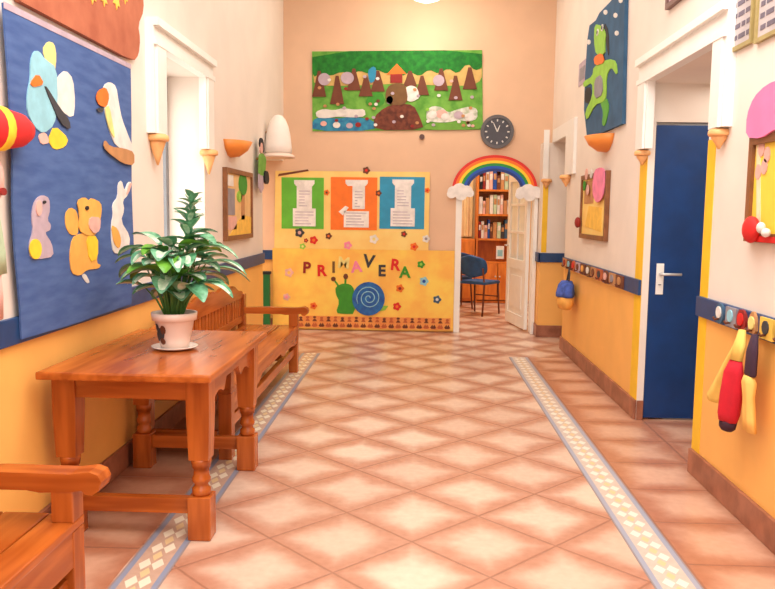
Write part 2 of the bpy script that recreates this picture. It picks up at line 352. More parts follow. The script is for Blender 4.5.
for n, c in dict(navy=(44, 72, 150), red=(220, 34, 30), orange=(240, 120, 36), yellow=(250, 208, 50), pale_yellow=(240, 224, 140), sky=(150, 206, 222),
                 white=(244, 240, 236), pink=(246, 140, 176), rose=(232, 180, 168), green=(90, 172, 60), leaf_green=(60, 150, 40), dark_green=(24, 120, 36), teal=(40, 140, 180),
                 brown=(112, 58, 34), rust=(196, 100, 56), tan=(196, 140, 90), black=(26, 24, 30), grey=(150, 144, 152), lilac=(190, 170, 184), lime=(150, 206, 70),
                 amber=(244, 178, 84), cream=(246, 226, 186), slate=(62, 98, 128), blue=(30, 80, 170), dark_red=(150, 34, 28), mint=(190, 214, 180), gold=(250, 200, 84),
                 mid_green=(112, 170, 62), hill=(126, 62, 44), bear=(120, 84, 44), snowy=(232, 228, 222), ink=(60, 60, 66)).items(): col(n, c)
gold_paper = mat('gold_paper', (254, 218, 96), .6, rgb2=(250, 188, 84), scale=4)
cream_paper = mat('cream_yellow_paper', (250, 220, 132), .6, rgb2=(248, 206, 116), scale=4)
navy_cloth = mat('navy_felt', (78, 106, 162), .9, rgb2=(62, 90, 148), scale=6, stretch=(1, 1, 5), bump=.05)

# ------------------------------------------------------------------ setting
struct(MB().box(-3.2, 3.2, -2.2, 13.0, -.06, 0).build('floor', floor_material('terracotta_tiles', True)))
struct(MB().box(1.105, 3.1, -2.2, 7.6, .0002, .001).build('trim_1', floor_material('terracotta_side_tiles', False)))
struct(MB().box(-1.58, -1.13, -2.2, 7.6, .0002, .001).build('trim_2', MATS['terracotta_side_tiles']))
so = struct(MB().box(-.0925, .0925, -5.6, 4.3, .0005, .002).build('trim_3', strip_material('border_tiles_grey', (190, 176, 164), (232, 226, 214), (158, 164, 182), .115))); so.location = (1.0125, 3.3, 0)
so = struct(MB().box(-.0925, .0925, -5.6, 4.3, .0005, .002).build('trim_4', strip_material('border_tiles_tan', (184, 152, 132), (236, 226, 204), (140, 150, 174), .15))); so.location = (-1.03, 3.3, 0)
struct(MB().box(-3.2, 3.2, -2.2, 13.0, 4.05, 4.15).build('ceiling', ceil_m))

def wall_seg(m, fn, u0, u1, z0, z1, th):
    """a stretch of wall, painted yellow below .92 and cream above"""
    cuts = [z0, z1] if not (z0 < .92 < z1) else [z0, .92, z1]
    for a, b in zip(cuts, cuts[1:]):
        p, q = fn(u0, a, 0), fn(u1, b, -th)
        m.box(p[0], q[0], p[1], q[1], p[2], q[2], 0 if b <= .921 else 1)
# left wall: window niche 4.34-5.80, side opening 7.90-9.15
m = MB()
wall_seg(m, onL, -2.2, 4.80, 0, 4.05, .34); wall_seg(m, onL, 4.80, 5.74, 0, 1.0, .34); wall_seg(m, onL, 4.80, 5.74, 2.36, 4.05, .34)
wall_seg(m, onL, 5.74, 7.90, 0, 4.05, .34); wall_seg(m, onL, 7.90, 9.15, 1.98, 4.05, .34)
struct(m.build('wall_left', [wains, paint]))
# right wall: doorway 4.24-5.48, side passage 8.15-8.93
m = MB()
wall_seg(m, onR, -2.2, 4.24, 0, 4.05, .2); wall_seg(m, onR, 4.24, 5.38, 2.27, 4.05, .2); wall_seg(m, onR, 5.38, 8.15, 0, 4.05, .2); wall_seg(m, onR, 8.15, 8.93, 2.2, 4.05, .2)
m.box(1.40, 1.53, 8.93, 9.15, 0, .92, 0); m.box(1.40, 1.53, 8.93, 9.15, .92, 2.2, 1)
m.box(1.53, 3.1, 8.93, 9.15, 0, .92, 0); m.box(1.53, 3.1, 8.93, 9.15, .92, 4.05, 1)
# vestibule behind the blue door's opening and the side passage
m.box(1.73, 2.6, 5.33, 5.45, 2.02, 2.27, 1); m.box(2.46, 2.6, 5.33, 5.45, 0, 2.02, 1); m.box(1.73, 2.6, 4.12, 4.24, 0, 4.05, 1)
m.box(1.53, 1.575, 5.33, 5.38, 0, 2.02, 1); m.box(1.53, 1.73, 5.33, 5.38, 2.02, 2.27, 1)
m.box(2.6, 2.72, 4.12, 5.56, 0, 4.05, 1); m.box(1.73, 2.6, 4.24, 5.45, 2.27, 2.37, 1)
m.box(1.73, 3.1, 8.03, 8.15, 0, 4.05, 1); m.box(3.1, 3.2, 8.03, 9.15, 0, 4.05, 1)
struct(m.build('wall_right', [wains, paint]))
# end wall with the doorway .50-1.375
m = MB()
for x0, x1, z0, z1 in ((-3.1, .50, 0, 4.05), (1.375, 3.1, 0, 4.05)):
    cuts = [z0, .92, z1] if z0 < .92 else [z0, z1]
    for a, b in zip(cuts, cuts[1:]): m.box(x0, x1, YB, YB+.16, a, b, 0 if b < .93 else 1)
m.prism([(.50, 4.05), (.50, 1.67)]+[(.9375-.4375*math.cos(PI*k/24), 1.67+.27*math.sin(PI*k/24)) for k in range(1, 24)]+[(1.375, 1.67), (1.375, 4.05)], onB, -.16, 0, 1)
struct(m.build('wall_back', [wains, warm_lit]))
m = MB(); m.box(-3.1, -3.0, 7.3, 9.15, 0, 4.05, 0); m.box(-3.1, -1.91, 7.2, 7.3, 0, 4.05, 0)
struct(m.build('wall_side', [paint]))
# room beyond
m = MB(); m.box(-1.2, 3.1, 12.7, 12.85, 0, 4.05); m.box(-1.3, -1.2, 9.31, 12.85, 0, 4.05); m.box(3.1, 3.2, 9.31, 12.85, 0, 4.05)
struct(m.build('wall_far', [mat('room_paint', (250, 218, 160), .7, .02)]))

def skirt(name, boxes): 
    m = MB()
    for b in boxes: m.box(*b, ch=.004)
    struct(m.build(name, tile_b))
skirt('baseboard_left', [(XL, XL+.02, -2.2, 7.9, .0015, .13)])
skirt('baseboard_right', [(XR-.02, XR, -2.2, 4.24, .0015, .135), (XR-.02, XR, 5.33, 8.15, .0015, .135), (1.53, 1.573, 5.315, 5.33, .0015, .135)])
skirt('baseboard_back', [(1.395, 1.72, 8.91, 8.93, .0015, .135), (-3.0, -1.70, 9.13, 9.15, 0, .13), (1.38, 1.40, 8.91, 9.15, .0015, .135)])
def rails(name, boxes):
    m = MB()
    for b in boxes: m.box(*b, ch=.004)
    struct(m.build(name, rail_m))
rails('trim_5', [(XL, XL+.022, -2.2, 4.84, .87, .975), (XL, XL+.022, 4.84, 7.9, .87, .975)])
rails('trim_6', [(XR-.022, XR, -2.2, 4.24, .87, .975)])
rails('trim_7', [(XR-.022, XR, 5.335, 8.15, .86, .965)])
rails('trim_8', [(1.38, 1.72, 8.905, 8.93, .86, .965), (1.375, 1.40, 8.905, 9.15, .86, .965)])
rails('trim_9', [(-3.0, -1.70, 9.125, 9.15, .83, .94)])

# hood-mould casings resting on brackets, yellow painted edges below
def casing(name, fn, u0, u1, un, uf, z0, zi, zo, w, p=.05):
    m = MB()
    for a, b in ((un, u0), (u1, uf)):
        m.prism(rect(a, b, z0, zi), fn, 0, p); m.prism(rect(a+.03, b-.03, z0, zi), fn, p, p+.012)
    m.prism(rect(un, uf, zi, zo), fn, 0, p); m.prism(rect(un, uf, zo-.045, zo), fn, p, p+.03); m.prism(rect(un, uf, zi, zi+.035), fn, p, p+.016)
    return struct(m.build(name, white))
casing('trim_10', onR, 4.12, 5.24, 3.94, 5.46, 1.84, 2.27, 2.44, .17)
casing('trim_11', onL, 4.74, 5.62, 4.52, 5.83, 1.84, 2.34, 2.49, .2)
m = MB(); m.prism(rect(7.98-.25, 8.15, 1.80, 2.34), onR, 0, .03); m.prism(rect(8.15, 8.93, 2.2, 2.34), onR, 0, .03); m.prism(rect(1.40, 1.46, 1.80, 2.34), lambda u, v, d: (u, 8.93-d, v), 0, .02)
struct(m.build('trim_12', white))
m = MB()
m.prism(rect(5.335, 5.50, .135, 1.80), onR, -.001, .003); m.prism(rect(4.13, 4.24, .135, 1.80), onR, -.001, .003)
struct(m.build('trim_13', yellow_p))
m = MB(); m.prism(rect(1.41, 1.47, .97, 1.75), lambda u, v, d: (u, 8.93-d, v), -.001, .003)
struct(m.build('trim_14', yellow_p))
# end-wall door frame
m = MB()
m.box(.445, .515, YB-.025, YB+.17, 0, 1.66, ch=.005); m.box(1.345, 1.39, YB-.025, YB+.17, 0, 1.66, ch=.005)
struct(m.build('trim_15', white))

# ------------------------------------------------------------------ window in the niche
wroot = bpy.data.objects.new('window_1', None); C.objects.link(wroot); wroot.location = (-1.87, 5.32, 1.0); wroot['kind'] = 'structure'
m = MB(); fx0, fx1 = -1.885, -1.835
m.box(fx0, fx1, 4.80, 4.86, 1.0, 2.36); m.box(fx0, fx1, 5.68, 5.74, 1.0, 2.36); m.box(fx0, fx1, 4.86, 5.68, 2.27, 2.36); m.box(fx0, fx1, 4.86, 5.68, 1.0, 1.06); m.box(fx0, fx1, 5.21, 5.27, 1.06, 2.27)
m.build('window_frame', mat('grey_frame', (120, 124, 130), .4, .04), wroot)
MB().box(-1.868, -1.858, 4.86, 5.68, 1.06, 2.27).build('window_pane', glow('daylit_frosted_pane', (255, 252, 246), 1.3), wroot)
m = MB(); m.box(-1.83, XL+.03, 4.80, 5.74, 1.0, 1.02, ch=.004); m.build('window_sill', white, wroot)

# ------------------------------------------------------------------ brackets (carved scoops under the casings)
cone_m = mat('bracket_clay', (246, 184, 120), .5, .06, 20)
def bracket(fn, u, z, label, s=1.0, tall=.15):
    m = MB(); c = fn(u, z, .035*s)
    m.lathe([(.006, z-tall*s), (.022*s, z-tall*.66*s), (.044*s, z-.03*s), (.05*s, z-.01*s)], c[0], c[1], 16)
    m.lathe([(.062*s, z-.012*s), (.068*s, z), (.066*s, z+.02*s), (.05*s, z+.03*s)], c[0], c[1], 16)
    o = m.build('wall_bracket', cone_m)
    return tag(o, label, 'bracket', 'cone brackets under the white door casings')
bracket(onR, 4.02, 1.81, 'cone bracket on the right wall, near side of the blue door', .82, .09)
bracket(onR, 5.36, 1.81, 'cone bracket on the right wall, far side of the blue door', .82, .09)
bracket(onR, 8.02, 1.77, 'cone bracket at near edge of the far right passage', 1.0, .09)
bracket(lambda u, v, d: (u, 8.93-d, v), 1.44, 1.77, 'cone bracket at far edge of the right passage, close to the rainbow', .9, .09)
bracket(onL, 4.60, 1.81, 'cone bracket left of the window beside the navy wall hanging')
bracket(onL, 5.74, 1.81, 'cone bracket right of the left wall window')

# ------------------------------------------------------------------ blue door
d = thing('blue_door', 'dark blue door with white lever handle in the right wall recess', 'door', (2.0, 5.35, 0))
m = MB(); m.box(1.58, 2.45, 5.335, 5.372, .012, 2.0, ch=.003); m.build('door_leaf', blue_door, d)
h = MB().box(1.622, 1.672, 5.327, 5.336, .87, 1.08, ch=.003).build('handle_plate', white, d)
MB().tube([(1.647, 5.328, 1.01), (1.647, 5.285, 1.01), (1.667, 5.28, 1.01), (1.775, 5.28, 1.01)], .010, 10).build('lever_handle', steel, d)
MB().lathe([(.010, .935), (.010, .939)], 1.647, 5.326, 10).build('keyhole', P['ink'], d)

# ------------------------------------------------------------------ glazed door, open into the room beyond
d = thing('glazed_door', 'white glazed door standing open under the rainbow', 'door', (1.335, 9.33, 0))
ux, uy = -.155, .988                                  # leaf direction
def leaf(u, v, t): return (1.335+ux*u-uy*t, 9.33+uy*u+ux*t, v)
m = MB()
for r in (rect(0, .10, .02, 1.90), rect(.74, .84, .02, 1.90), rect(.10, .74, 1.80, 1.90), rect(.10, .74, .02, .16), rect(.10, .74, .72, .84)): m.prism(r, leaf, 0, .04)
for r in (rect(.40, .44, .84, 1.80), rect(.10, .74, 1.16, 1.19), rect(.10, .74, 1.50, 1.53)): m.prism(r, leaf, .006, .034)
m.build('door_frame', white, d)
MB().prism(rect(.10, .74, .84, 1.80), leaf, .016, .022).build('glass_panes', mat('pale_glass', (236, 240, 232), .08, .03), d)
MB().prism(rect(.10, .74, .16, .72), leaf, .010, .030).prism(rect(.18, .66, .24, .64), leaf, .004, .036).build('lower_panel', white, d)
hd = MB().tube([leaf(.78, 1.0, .04), leaf(.78, 1.0, .085), leaf(.68, 1.0, .09)], .009, 8).build('door_handle', steel, d)

# ------------------------------------------------------------------ furniture
def turned_leg(x, y, s, top, sq, low):
    m = MB(); h = s/2
    k = h*.86; m.add([(x+a*q, y+b*q, zz) for q, zz in ((k, sq), (h, sq+(top-sq)*.55), (h, top)) for a, b in ((-1, -1), (1, -1), (1, 1), (-1, 1))], [(i+4*j, (i+1) % 4+4*j, (i+1) % 4+4*j+4, i+4*j+4) for j in (0, 1) for i in range(4)]+[(0, 1, 2, 3), (8, 9, 10, 11)]); m.box(x-h, x+h, y-h, y+h, 0.002, low, ch=.004)
    r = h*.98
    L = sq-low
    r *= .9
    pr = [(r*.84, low), (r*.92, low+.012), (r*.92, low+.03), (r*.70, low+.04), (r*.68, low+.05), (r*.90, low+.062), (r*.92, low+.075), (r*.76, low+.088), (r*.80, low+.13), (r*.90, low+(L-.01)*.8), (r*1.0, sq-.012), (r*1.02, sq)]
    m.lathe(pr, x, y, 20); return m
T = thing('wooden_table', 'orange-brown wooden table with turned legs under the potted plant', 'table', (-1.16, 3.6, 0))
m = MB(); m.box(-1.522, -.81, 3.02, 4.19, .712, .745, ch=.008); m.build('tabletop', wood, T)
lx0, lx1, ly0, ly1 = -1.470, -.903, 3.20, 4.105
for x in (lx0, lx1):
    for y in (ly0, ly1): turned_leg(x, y, .098, .712, .35, .19).build('leg', woodv, T)
def scallop(u0, u1, zt, zb, dip, n=40):
    pts = [(u1, zt), (u0, zt)]
    for i in range(n+1):
        t = i/n; k = abs(t-.5)*2
        z = zb + dip*(.5+.5*math.cos(k*PI*2.0))*(1 if k < .5 else 0) - (0 if k < .5 else dip*.0) 
        z = zb + (dip if k < .30 else dip*max(0, 1-((k-.30)/.12)) if k < .42 else dip*.45*math.sin((k-.42)/.46*PI) if k < .88 else 0)
        pts.append((u0+(u1-u0)*t, z))
    return pts
for y0 in (ly0-.038, ly1+.012):
    MB().prism(rect(lx0+.049, lx1-.049, .61, .712), lambda u, v, d: (u, y0+d, v), 0, .026).build('apron', woodx, T)
for x0 in (lx0-.03, lx1+.006):
    MB().prism(scallop(ly0+.049, ly1-.049, .712, .575, .06), lambda u, v, d: (x0+d, u, v), 0, .024).build('apron', wood, T)
for y0 in (ly0, ly1): MB().box(lx0+.049, lx1-.049, y0-.022, y0+.022, .11, .178, ch=.004).build('stretcher', woodx, T)

def bench(name, y0, y1, label, group, xf=-.955, pw=.085):
    xb = XL+.03; ox = xf+.955                                 # back, front face
    B = thing(name, label, 'bench', (-1.29, (y0+y1)/2, 0), group)
    st, sz = .41, .03
    for i, (a, b) in enumerate(((xb+.04, -1.34), (-1.335, -1.185), (-1.18, xf+.0))):
        MB().box(a, b, y0+.0, y1-.0, st-sz, st, ch=.006).build('seat_plank', wood, B)
    for y in (y0+.045, y1-.045):
        MB().box(xf-pw, xf, y-.04, y+.04, .002, st-sz, ch=.004).build('leg', woodv, B)
        MB().box(xf-pw, xf, y-.04, y+.04, st, .512, ch=.004).build('arm_post', woodv, B)
        MB().box(xb, xb+.06, y-.04, y+.04, .002, .68, ch=.004).build('leg', woodv, B)
        prof = [(xb+.06, .565), (xb+.06, .615), (-1.20, .622), (-.96, .620), (-.90, .628), (-.872, .618), (-.862, .595), (-.87, .568), (-.892, .553), (-.915, .556), (-.925, .568), (-.96, .562), (-1.06, .558), (-1.10, .565)]
        MB().prism(prof, lambda u, v, d, y=y: (u+(ox if u > -1.3 else 0), y-.042+d, v-.05), 0, .084).build('armrest', woodx, B)
        MB().box(xb+.06, xf-.085, y-.018, y+.018, .10, .16, ch=.003).build('stretcher', woodx, B)
        MB().box(xb+.06, xf-.085, y-.018, y+.018, .33, st-sz, ch=.003).build('side_rail', woodx, B)
    MB().prism(scallop(y0+.085, y1-.085, st-sz, .265, .05), lambda u, v, d: (xf-.028+d, u, v), 0, .025).build('front_apron', wood, B)
    MB().box(xf-.062, xf-.022, y0+.085, y1-.085, .16, .225, ch=.004).build('front_stretcher', wood, B)
    MB().box(xb+.005, xb+.05, y0+.085, y1-.085, .30, st-sz, ch=.004).build('back_rail', wood, B)
    # backrest: shaped crest over upright slats
    pts = [(y1-.085, .655), (y0+.085, .655)]
    n = 40
    for i in range(n+1):
        t = i/n; pts.append((y0+.085+(y1-y0-.17)*t, .69+.10*(1-abs(2*t-1)**5)+.012*math.cos(t*14*PI)))
    MB().prism(pts, lambda u, v, d: (xb+.015+d, u, v), 0, .032).build('crest_rail', wood, B)
    MB().box(xb+.012, xb+.045, y0+.085, y1-.085, .44, .50, ch=.003).build('lower_rail', wood, B)
    k = int((y1-y0-.17)/.088)
    for i in range(k):
        y = y0+.085+(i+.5)*(y1-y0-.17)/k
        MB().box(xb+.02, xb+.038, y-.031, y+.031, .49, .67, ch=.003).build('back_slat', woodv, B)
    return B
bench('wooden_bench', -.10, 2.42, 'orange-brown wooden bench at the bottom left with rounded armrest', 'wooden benches along the left wall', -1.07, .07)
bench('wooden_bench', 4.225, 6.72, 'slat-backed wooden bench behind the table, below the left window', 'wooden benches along the left wall', -1.02, .075)

# ------------------------------------------------------------------ potted plant on its saucer
px, py, pz = -1.135, 3.6, .745
s = MB().lathe([(.001, pz+.002), (.07, pz+.002), (.085, pz+.004), (.118, pz+.014), (.12, pz+.018), (.112, pz+.018), (.08, pz+.010), (.001, pz+.010)], px, py, 32, sx=.9, sy=.9).build('saucer', mat('glazed_white', (244, 232, 222), .2, .03))
tag(s, 'white ceramic saucer under the flowerpot on the wooden table', 'saucer')
pl = thing('potted_plant', 'leafy variegated plant in white flowerpot on the wooden table', 'plant', (px, py, pz+.011))
z0 = pz+.011
pot = MB().lathe([(.001, z0), (.074, z0), (.082, z0+.03), (.104, z0+.125), (.108, z0+.128), (.118, z0+.130), (.122, z0+.165), (.114, z0+.165), (.106, z0+.135), (.09, z0+.128), (.001, z0+.128)], px, py, 36, sx=.87, sy=.87).build('pot', mat('glazed_pink_white', (246, 222, 210), .25, .03), pl)
# painted sprig on the pot's side
def on_pot(a, v):
    r = (.078+.028*(v/.125))*.87+.0012
    return (px+r*math.cos(a), py+r*math.sin(a), z0+v)
m = MB()
for a, v, w, hgt, mi in ((-2.15, .07, .30, .030, 0), (-1.92, .09, .18, .022, 1), (-2.42, .055, .18, .022, 0), (-2.05, .035, .22, .016, 1), (-2.35, .10, .16, .018, 0)):
    q = [on_pot(a+w*math.cos(t), v+hgt*math.sin(t)) for t in [i*PI/5 for i in range(10)]]
    m.add(q, [tuple(range(10))], mi)
m.build('painted_sprig', [P['ink'], P['brown']], pot)
MB().lathe([(.001, z0+.142), (.112, z0+.138)], px, py, 24, sx=.86, sy=.86).build('soil', mat('potting_soil', (58, 38, 26), .95, .3, 40, bump=.3), pl)
leafA = mat('leaf_green', (120, 182, 142), .35, rgb2=(66, 132, 92), scale=30)
leafB = mat('leaf_pale', (224, 232, 212), .4, rgb2=(164, 204, 168), scale=34)
leafC = mat('leaf_bright', (122, 186, 62), .4, rgb2=(84, 150, 44), scale=24)
stem_m = mat('stem_green', (84, 128, 60), .5, .1)
rnd = random.Random(21)
fol, stems = MB(), MB()
def leaf_blade(base, az, pitch, L, W, droop, mats=(0, 1)):
    """lens-shaped blade, folded along its midrib, drooping to the tip"""
    n = 8; rows = []
    dirh = Vector((math.cos(az), math.sin(az), 0)); side = Vector((-math.sin(az), math.cos(az), 0))
    p = Vector(base); ang = pitch
    for i in range(n+1):
        t = i/n; w = W*math.sin(PI*min(1, t*.94+.03))**.85*(1-.25*t)
        up = Vector((0, 0, 1))*math.cos(ang)-dirh*math.sin(ang)
        rows.append([p+side*w*k+up*(abs(k)*w*.35) for k in (-1, -.5, 0, .5, 1)])
        ang -= droop/n; p = p+(dirh*math.cos(ang)+Vector((0, 0, 1))*math.sin(ang))*(L/n)
    o = len(fol.v); fol.v += [tuple(q) for r in rows for q in r]
    for i in range(n):
        for k in range(4):
            a = o+i*5+k; fol.f.append((a, a+1, a+6, a+5)); fol.mi.append(mats[1] if k in (1, 2) and 0 < i < n-1 else mats[0]); fol.sm.append(True)
def shoot(base, tip, bow=.02):
    b, t = Vector(base), Vector(tip); mid = (b+t)/2+Vector((0, 0, bow)); stems.tube([b, mid, t], [.006, .0045, .003], 6)
for i in range(46):                                  # broad striped leaves, low crown
    az = i*2.399+rnd.uniform(-.3, .3); rr = .02+.13*rnd.random(); hz = rnd.uniform(.25, .47)
    b0 = (px+.03*math.cos(az), py+.03*math.sin(az), z0+.13)
    tp = (px+rr*math.cos(az), py+rr*math.sin(az), z0+hz)
    shoot(b0, tp)
    leaf_blade(tp, az, rnd.uniform(.1, .75), rnd.uniform(.12, .18), rnd.uniform(.046, .066), rnd.uniform(.5, 1.3), (0, 1) if rnd.random() < .72 else (2, 2))
for az, rr, hz, L in ((-.1, .16, .40, .21), (.25, .15, .36, .22), (-.35, .14, .30, .20), (2.9, .10, .46, .14), (3.3, .09, .38, .13), (-2.2, .10, .34, .13), (-1.2, .12, .42, .18), (.0, .12, .47, .2)):
    tp = (px+rr*math.cos(az), py+rr*math.sin(az), z0+hz); shoot((px, py, z0+.13), tp); leaf_blade(tp, az, .35, L, .045, 1.1)
for az, pit, rr, hz, L, W, mm in ((2.85, .9, .07, .47, .17, .06, (0, 1)), (-2.0, .5, .05, .45, .15, .062, (2, 2)), (-1.0, .4, .08, .42, .17, .066, (0, 1)), (-.4, .5, .07, .50, .18, .064, (0, 0)), (.5, .8, .05, .50, .17, .06, (0, 1)), (-2.6, .3, .09, .36, .16, .062, (0, 1)), (-1.5, .2, .09, .33, .16, .064, (0, 1)), (-.7, .1, .10, .30, .16, .06, (0, 0))):
    tp = (px+rr*math.cos(az), py+rr*math.sin(az), z0+hz); shoot((px, py, z0+.13), tp); leaf_blade(tp, az, pit, L, W, 1.0, mm)
top = (px+.085, py+.02, z0+.70)                       # tall shoot with small narrow leaves
stems.tube([(px+.02, py, z0+.13), (px+.06, py+.01, z0+.42), top], [.008, .006, .003], 7)
for i in range(38):
    t = i/37; zz = z0+.40+.30*t; cx_ = px+.055+.03*t
    az = i*2.399+rnd.uniform(-.5, .5); leaf_blade((cx_, py+.015, zz), az, rnd.uniform(.2, .8)+.5*t, (.15-.075*t)*rnd.uniform(.7, 1.1), .036-.010*t, rnd.uniform(.4, 1.1), (0, 1) if i % 2 else (0, 0))
fol.build('foliage', [leafA, leafB, leafC], pl); stems.build('stems', stem_m, pl)

KL = .9815
def nearL(p): return (p[0]*KL, 1.4+(p[1]-1.4)*KL)
for k_ in ('duck', 'bird', 'mouse', 'bear', 'rabbit'): SHAPES[k_] = [(n, [nearL(q) for q in p]) for n, p in SHAPES[k_]]
# ------------------------------------------------------------------ left wall: navy felt hanging with animal cut-outs
S = {k: dict() for k in SHAPES}
def part(setname, shape, fn, d0, d1, m, parent, name=None, smooth=1, label=None):
    for n, p in SHAPES[setname]:
        if n == shape:
            return cut(name or shape, round_poly(p, smooth) if smooth else p, fn, d0, d1, P[m] if isinstance(m, str) else m, parent, label)
D0 = .024
H = thing('wall_hanging', 'navy blue felt wall hanging with five animal cut-outs', 'wall hanging', (XL+D0, 3.6, .875))
sheet = [(2.97, 2.165), (2.99, 1.9), (3.0, 1.60), (2.985, 1.42), (2.99, 1.235), (3.015, 1.0), (3.015, .878), (3.5, .872), (4.215, .88), (4.235, 1.05), (4.27, 1.2), (4.255, 1.5), (4.275, 1.9), (4.28, 2.175)]
cut('felt_sheet', [nearL(q) for q in sheet], onL, D0, D0+.008, navy_cloth, H)
cut('edge_tape', [nearL(q) for q in ((2.97, 2.145), (4.28, 2.155), (4.28, 2.18), (2.97, 2.17))], onL, D0+.008, D0+.010, P['lilac'], H, 'lilac tape along the top edge')
A, B1, C1, D1 = D0+.008, D0+.012, D0+.016, D0+.020
x = part('duck', 'body', onL, A, B1, 'sky', H, 'duck_cutout', label='pale blue duck'); 
for sh, m, nm in (('crest', 'pale_yellow', 'crest'), ('wing', 'snowy', 'wing'), ('beak', 'orange', 'beak'), ('tail', 'ink', 'tail'), ('foot', 'yellow', 'foot'), ('foot2', 'rose', 'foot')):
    part('duck', sh, onL, B1 if sh in ('beak', 'tail') else A, C1 if sh in ('beak', 'tail') else B1-.001, m, x, nm)
x = part('bird', 'body', onL, A, B1, 'snowy', H, 'bird_cutout', label='white bird on a brown nest')
for sh, m in (('face', 'orange'), ('beak', 'ink'), ('belly', 'pale_yellow'), ('nest', 'tan')): part('bird', sh, onL, B1 if sh != 'nest' else C1, C1 if sh != 'nest' else D1, m, x)
x = part('mouse', 'body', onL, A, B1, 'lilac', H, 'mouse_cutout', label='grey mouse with a yellow belly')
for sh, m in (('belly', 'yellow'), ('ear', 'rose'), ('eye', 'black')): part('mouse', sh, onL, B1, C1, m, x)
x = part('bear', 'body', onL, A, B1, 'amber', H, 'bear_cutout', label='orange bear')
for sh, m in (('arm', 'amber'), ('head', 'amber'), ('muzzle', 'rose'), ('tunic', 'yellow'), ('label_tag', 'snowy'), ('eye', 'black')):
    part('bear', sh, onL, *{'arm': (A, B1-.001), 'head': (B1, C1), 'tunic': (B1, C1-.001), 'muzzle': (C1, D1), 'eye': (C1, D1), 'label_tag': (A, B1-.002)}[sh], m, x)
x = part('rabbit', 'body', onL, A, B1, 'snowy', H, 'rabbit_cutout', label='white rabbit')
for sh, m in (('belly', 'amber'), ('ear', 'rose')): part('rabbit', sh, onL, B1, C1, m, x)
# rust paper crown above it
rust = mat('rust_paper', (192, 114, 82), .8, rgb2=(168, 90, 62), scale=5, bump=.1)
t = thing('paper_treetop', 'rust-brown crumpled paper shape above the navy wall hanging', 'wall decoration', (XL, 3.6, 2.185))
cut('paper_sheet', round_poly([(2.90, 2.19), (3.6, 2.19), (4.25, 2.19), (4.33, 2.24), (4.36, 2.33), (4.33, 2.40), (4.43, 2.50), (4.41, 2.62), (4.46, 2.72), (4.36, 2.95), (4.0, 3.05), (3.4, 3.1), (2.9, 3.0)], 1), onL, .002, .03, rust, t)
for i, (u, v, r) in enumerate(((3.72, 2.40, .05), (3.86, 2.42, .045), (4.02, 2.45, .05), (4.14, 2.50, .04), (3.95, 2.56, .05))):
    cut('paper_flower', [(u+r*(1 if k % 2 else .55)*math.cos(k*PI/6), v+r*(1 if k % 2 else .55)*math.sin(k*PI/6)) for k in range(12)], onL, .03, .034, P['gold'], t)
# puppet at the left edge of the frame
t = thing('paper_puppet', 'wall puppet with red hat and pale green dress at the left edge', 'wall decoration', (XL, 2.66, 1.0))
m = MB()
def hatpt(u, r, k): a = 2*PI*k/18; return (XL+.075+.45*r*math.cos(a), u, 1.675+r*math.sin(a)*.62+(u-2.70)*.06)
m.loft([[hatpt(u, r, k) for k in range(18)] for u, r in ((2.42, .06), (2.44, .11), (2.60, .125), (2.80, .12), (2.92, .10), (2.985, .06), (2.995, .02))])
m.build('hat', mat('red_felt', (222, 30, 34), .7, .06), t)
m = MB()
m.loft([[hatpt(u, r, k) for k in range(18)] for u, r in ((2.735, .118), (2.74, .13), (2.785, .13), (2.79, .118))]); m.build('hat_band', P['yellow'], t, label='yellow hat band')
m = MB(); m.ball((XL+.065, 2.66, 1.50), (.055, .115, .11), 16); m.build('face', P['rose'], t)
cut('mouth', ell(2.70, 1.455, .022, .014, 10), onL, .112, .122, P['dark_red'], t)
m = MB(); m.loft([[(XL+.06+.04*(1+.12*math.sin(5*a))*math.cos(a), 2.60+w*(1+.05*math.sin(6*a))*math.sin(a), z) for a in [2*PI*k/30 for k in range(30)]] for z, w in ((1.42, .08), (1.40, .15), (1.33, .17), (1.24, .19), (1.16, .195))])
m.build('dress', P['mint'], t)
m = MB(); m.loft([[(XL+.06+.04*math.cos(a), 2.60+w*math.sin(a), z) for a in [2*PI*k/24 for k in range(24)]] for z, w in ((1.17, .16), (1.08, .17), (1.0, .165))]); m.build('trousers', P['rose'], t)

# ------------------------------------------------------------------ framed boards, both walls
frame_m = mat('frame_wood', (136, 84, 46), .45, .12, 12)
def framed(name, label, cat, fn, u0, u1, v0, v1, sheet_m, w=.035, depth=.035, fm=None, group=None):
    t = thing(name, label, cat, fn((u0+u1)/2, v0, 0), group)
    m = MB()
    for r in (rect(u0, u0+w, v0, v1), rect(u1-w, u1, v0, v1), rect(u0+w, u1-w, v0, v0+w), rect(u0+w, u1-w, v1-w, v1)): m.prism(r, fn, .001, depth)
    m.build('frame', fm or frame_m, t)
    cut('sheet', rect(u0+w, u1-w, v0+w, v1-w), fn, .001, depth*.55, sheet_m, t)
    return t
z = .035*.55
t = framed('pinboard', 'brown-framed pinboard with yellow sheet and pink scoop on far right wall', 'pinboard', onR, 6.32, 7.30, 1.19, 1.755, cream_paper, .04)
cut('pink_scoop', round_poly([(6.36, 1.76), (6.36, 1.58), (6.45, 1.52), (6.6, 1.5), (6.74, 1.56), (6.78, 1.66), (6.72, 1.78), (6.5, 1.79)]), onR, .036, .044, P['pink'], t)
cut('paper_sheet', rect(6.82, 7.18, 1.50, 1.70), onR, z, z+.004, P['tan'], t)
for u, v, r, c in ((7.05, 1.76, .055, 'rose'), (6.86, 1.755, .045, 'snowy'), (7.12, 1.66, .05, 'leaf_green'), (6.98, 1.62, .05, 'rose')): cut('paper_flower', ell(u, v, r, r*.9, 12), onR, .036, .042, P[c], t)
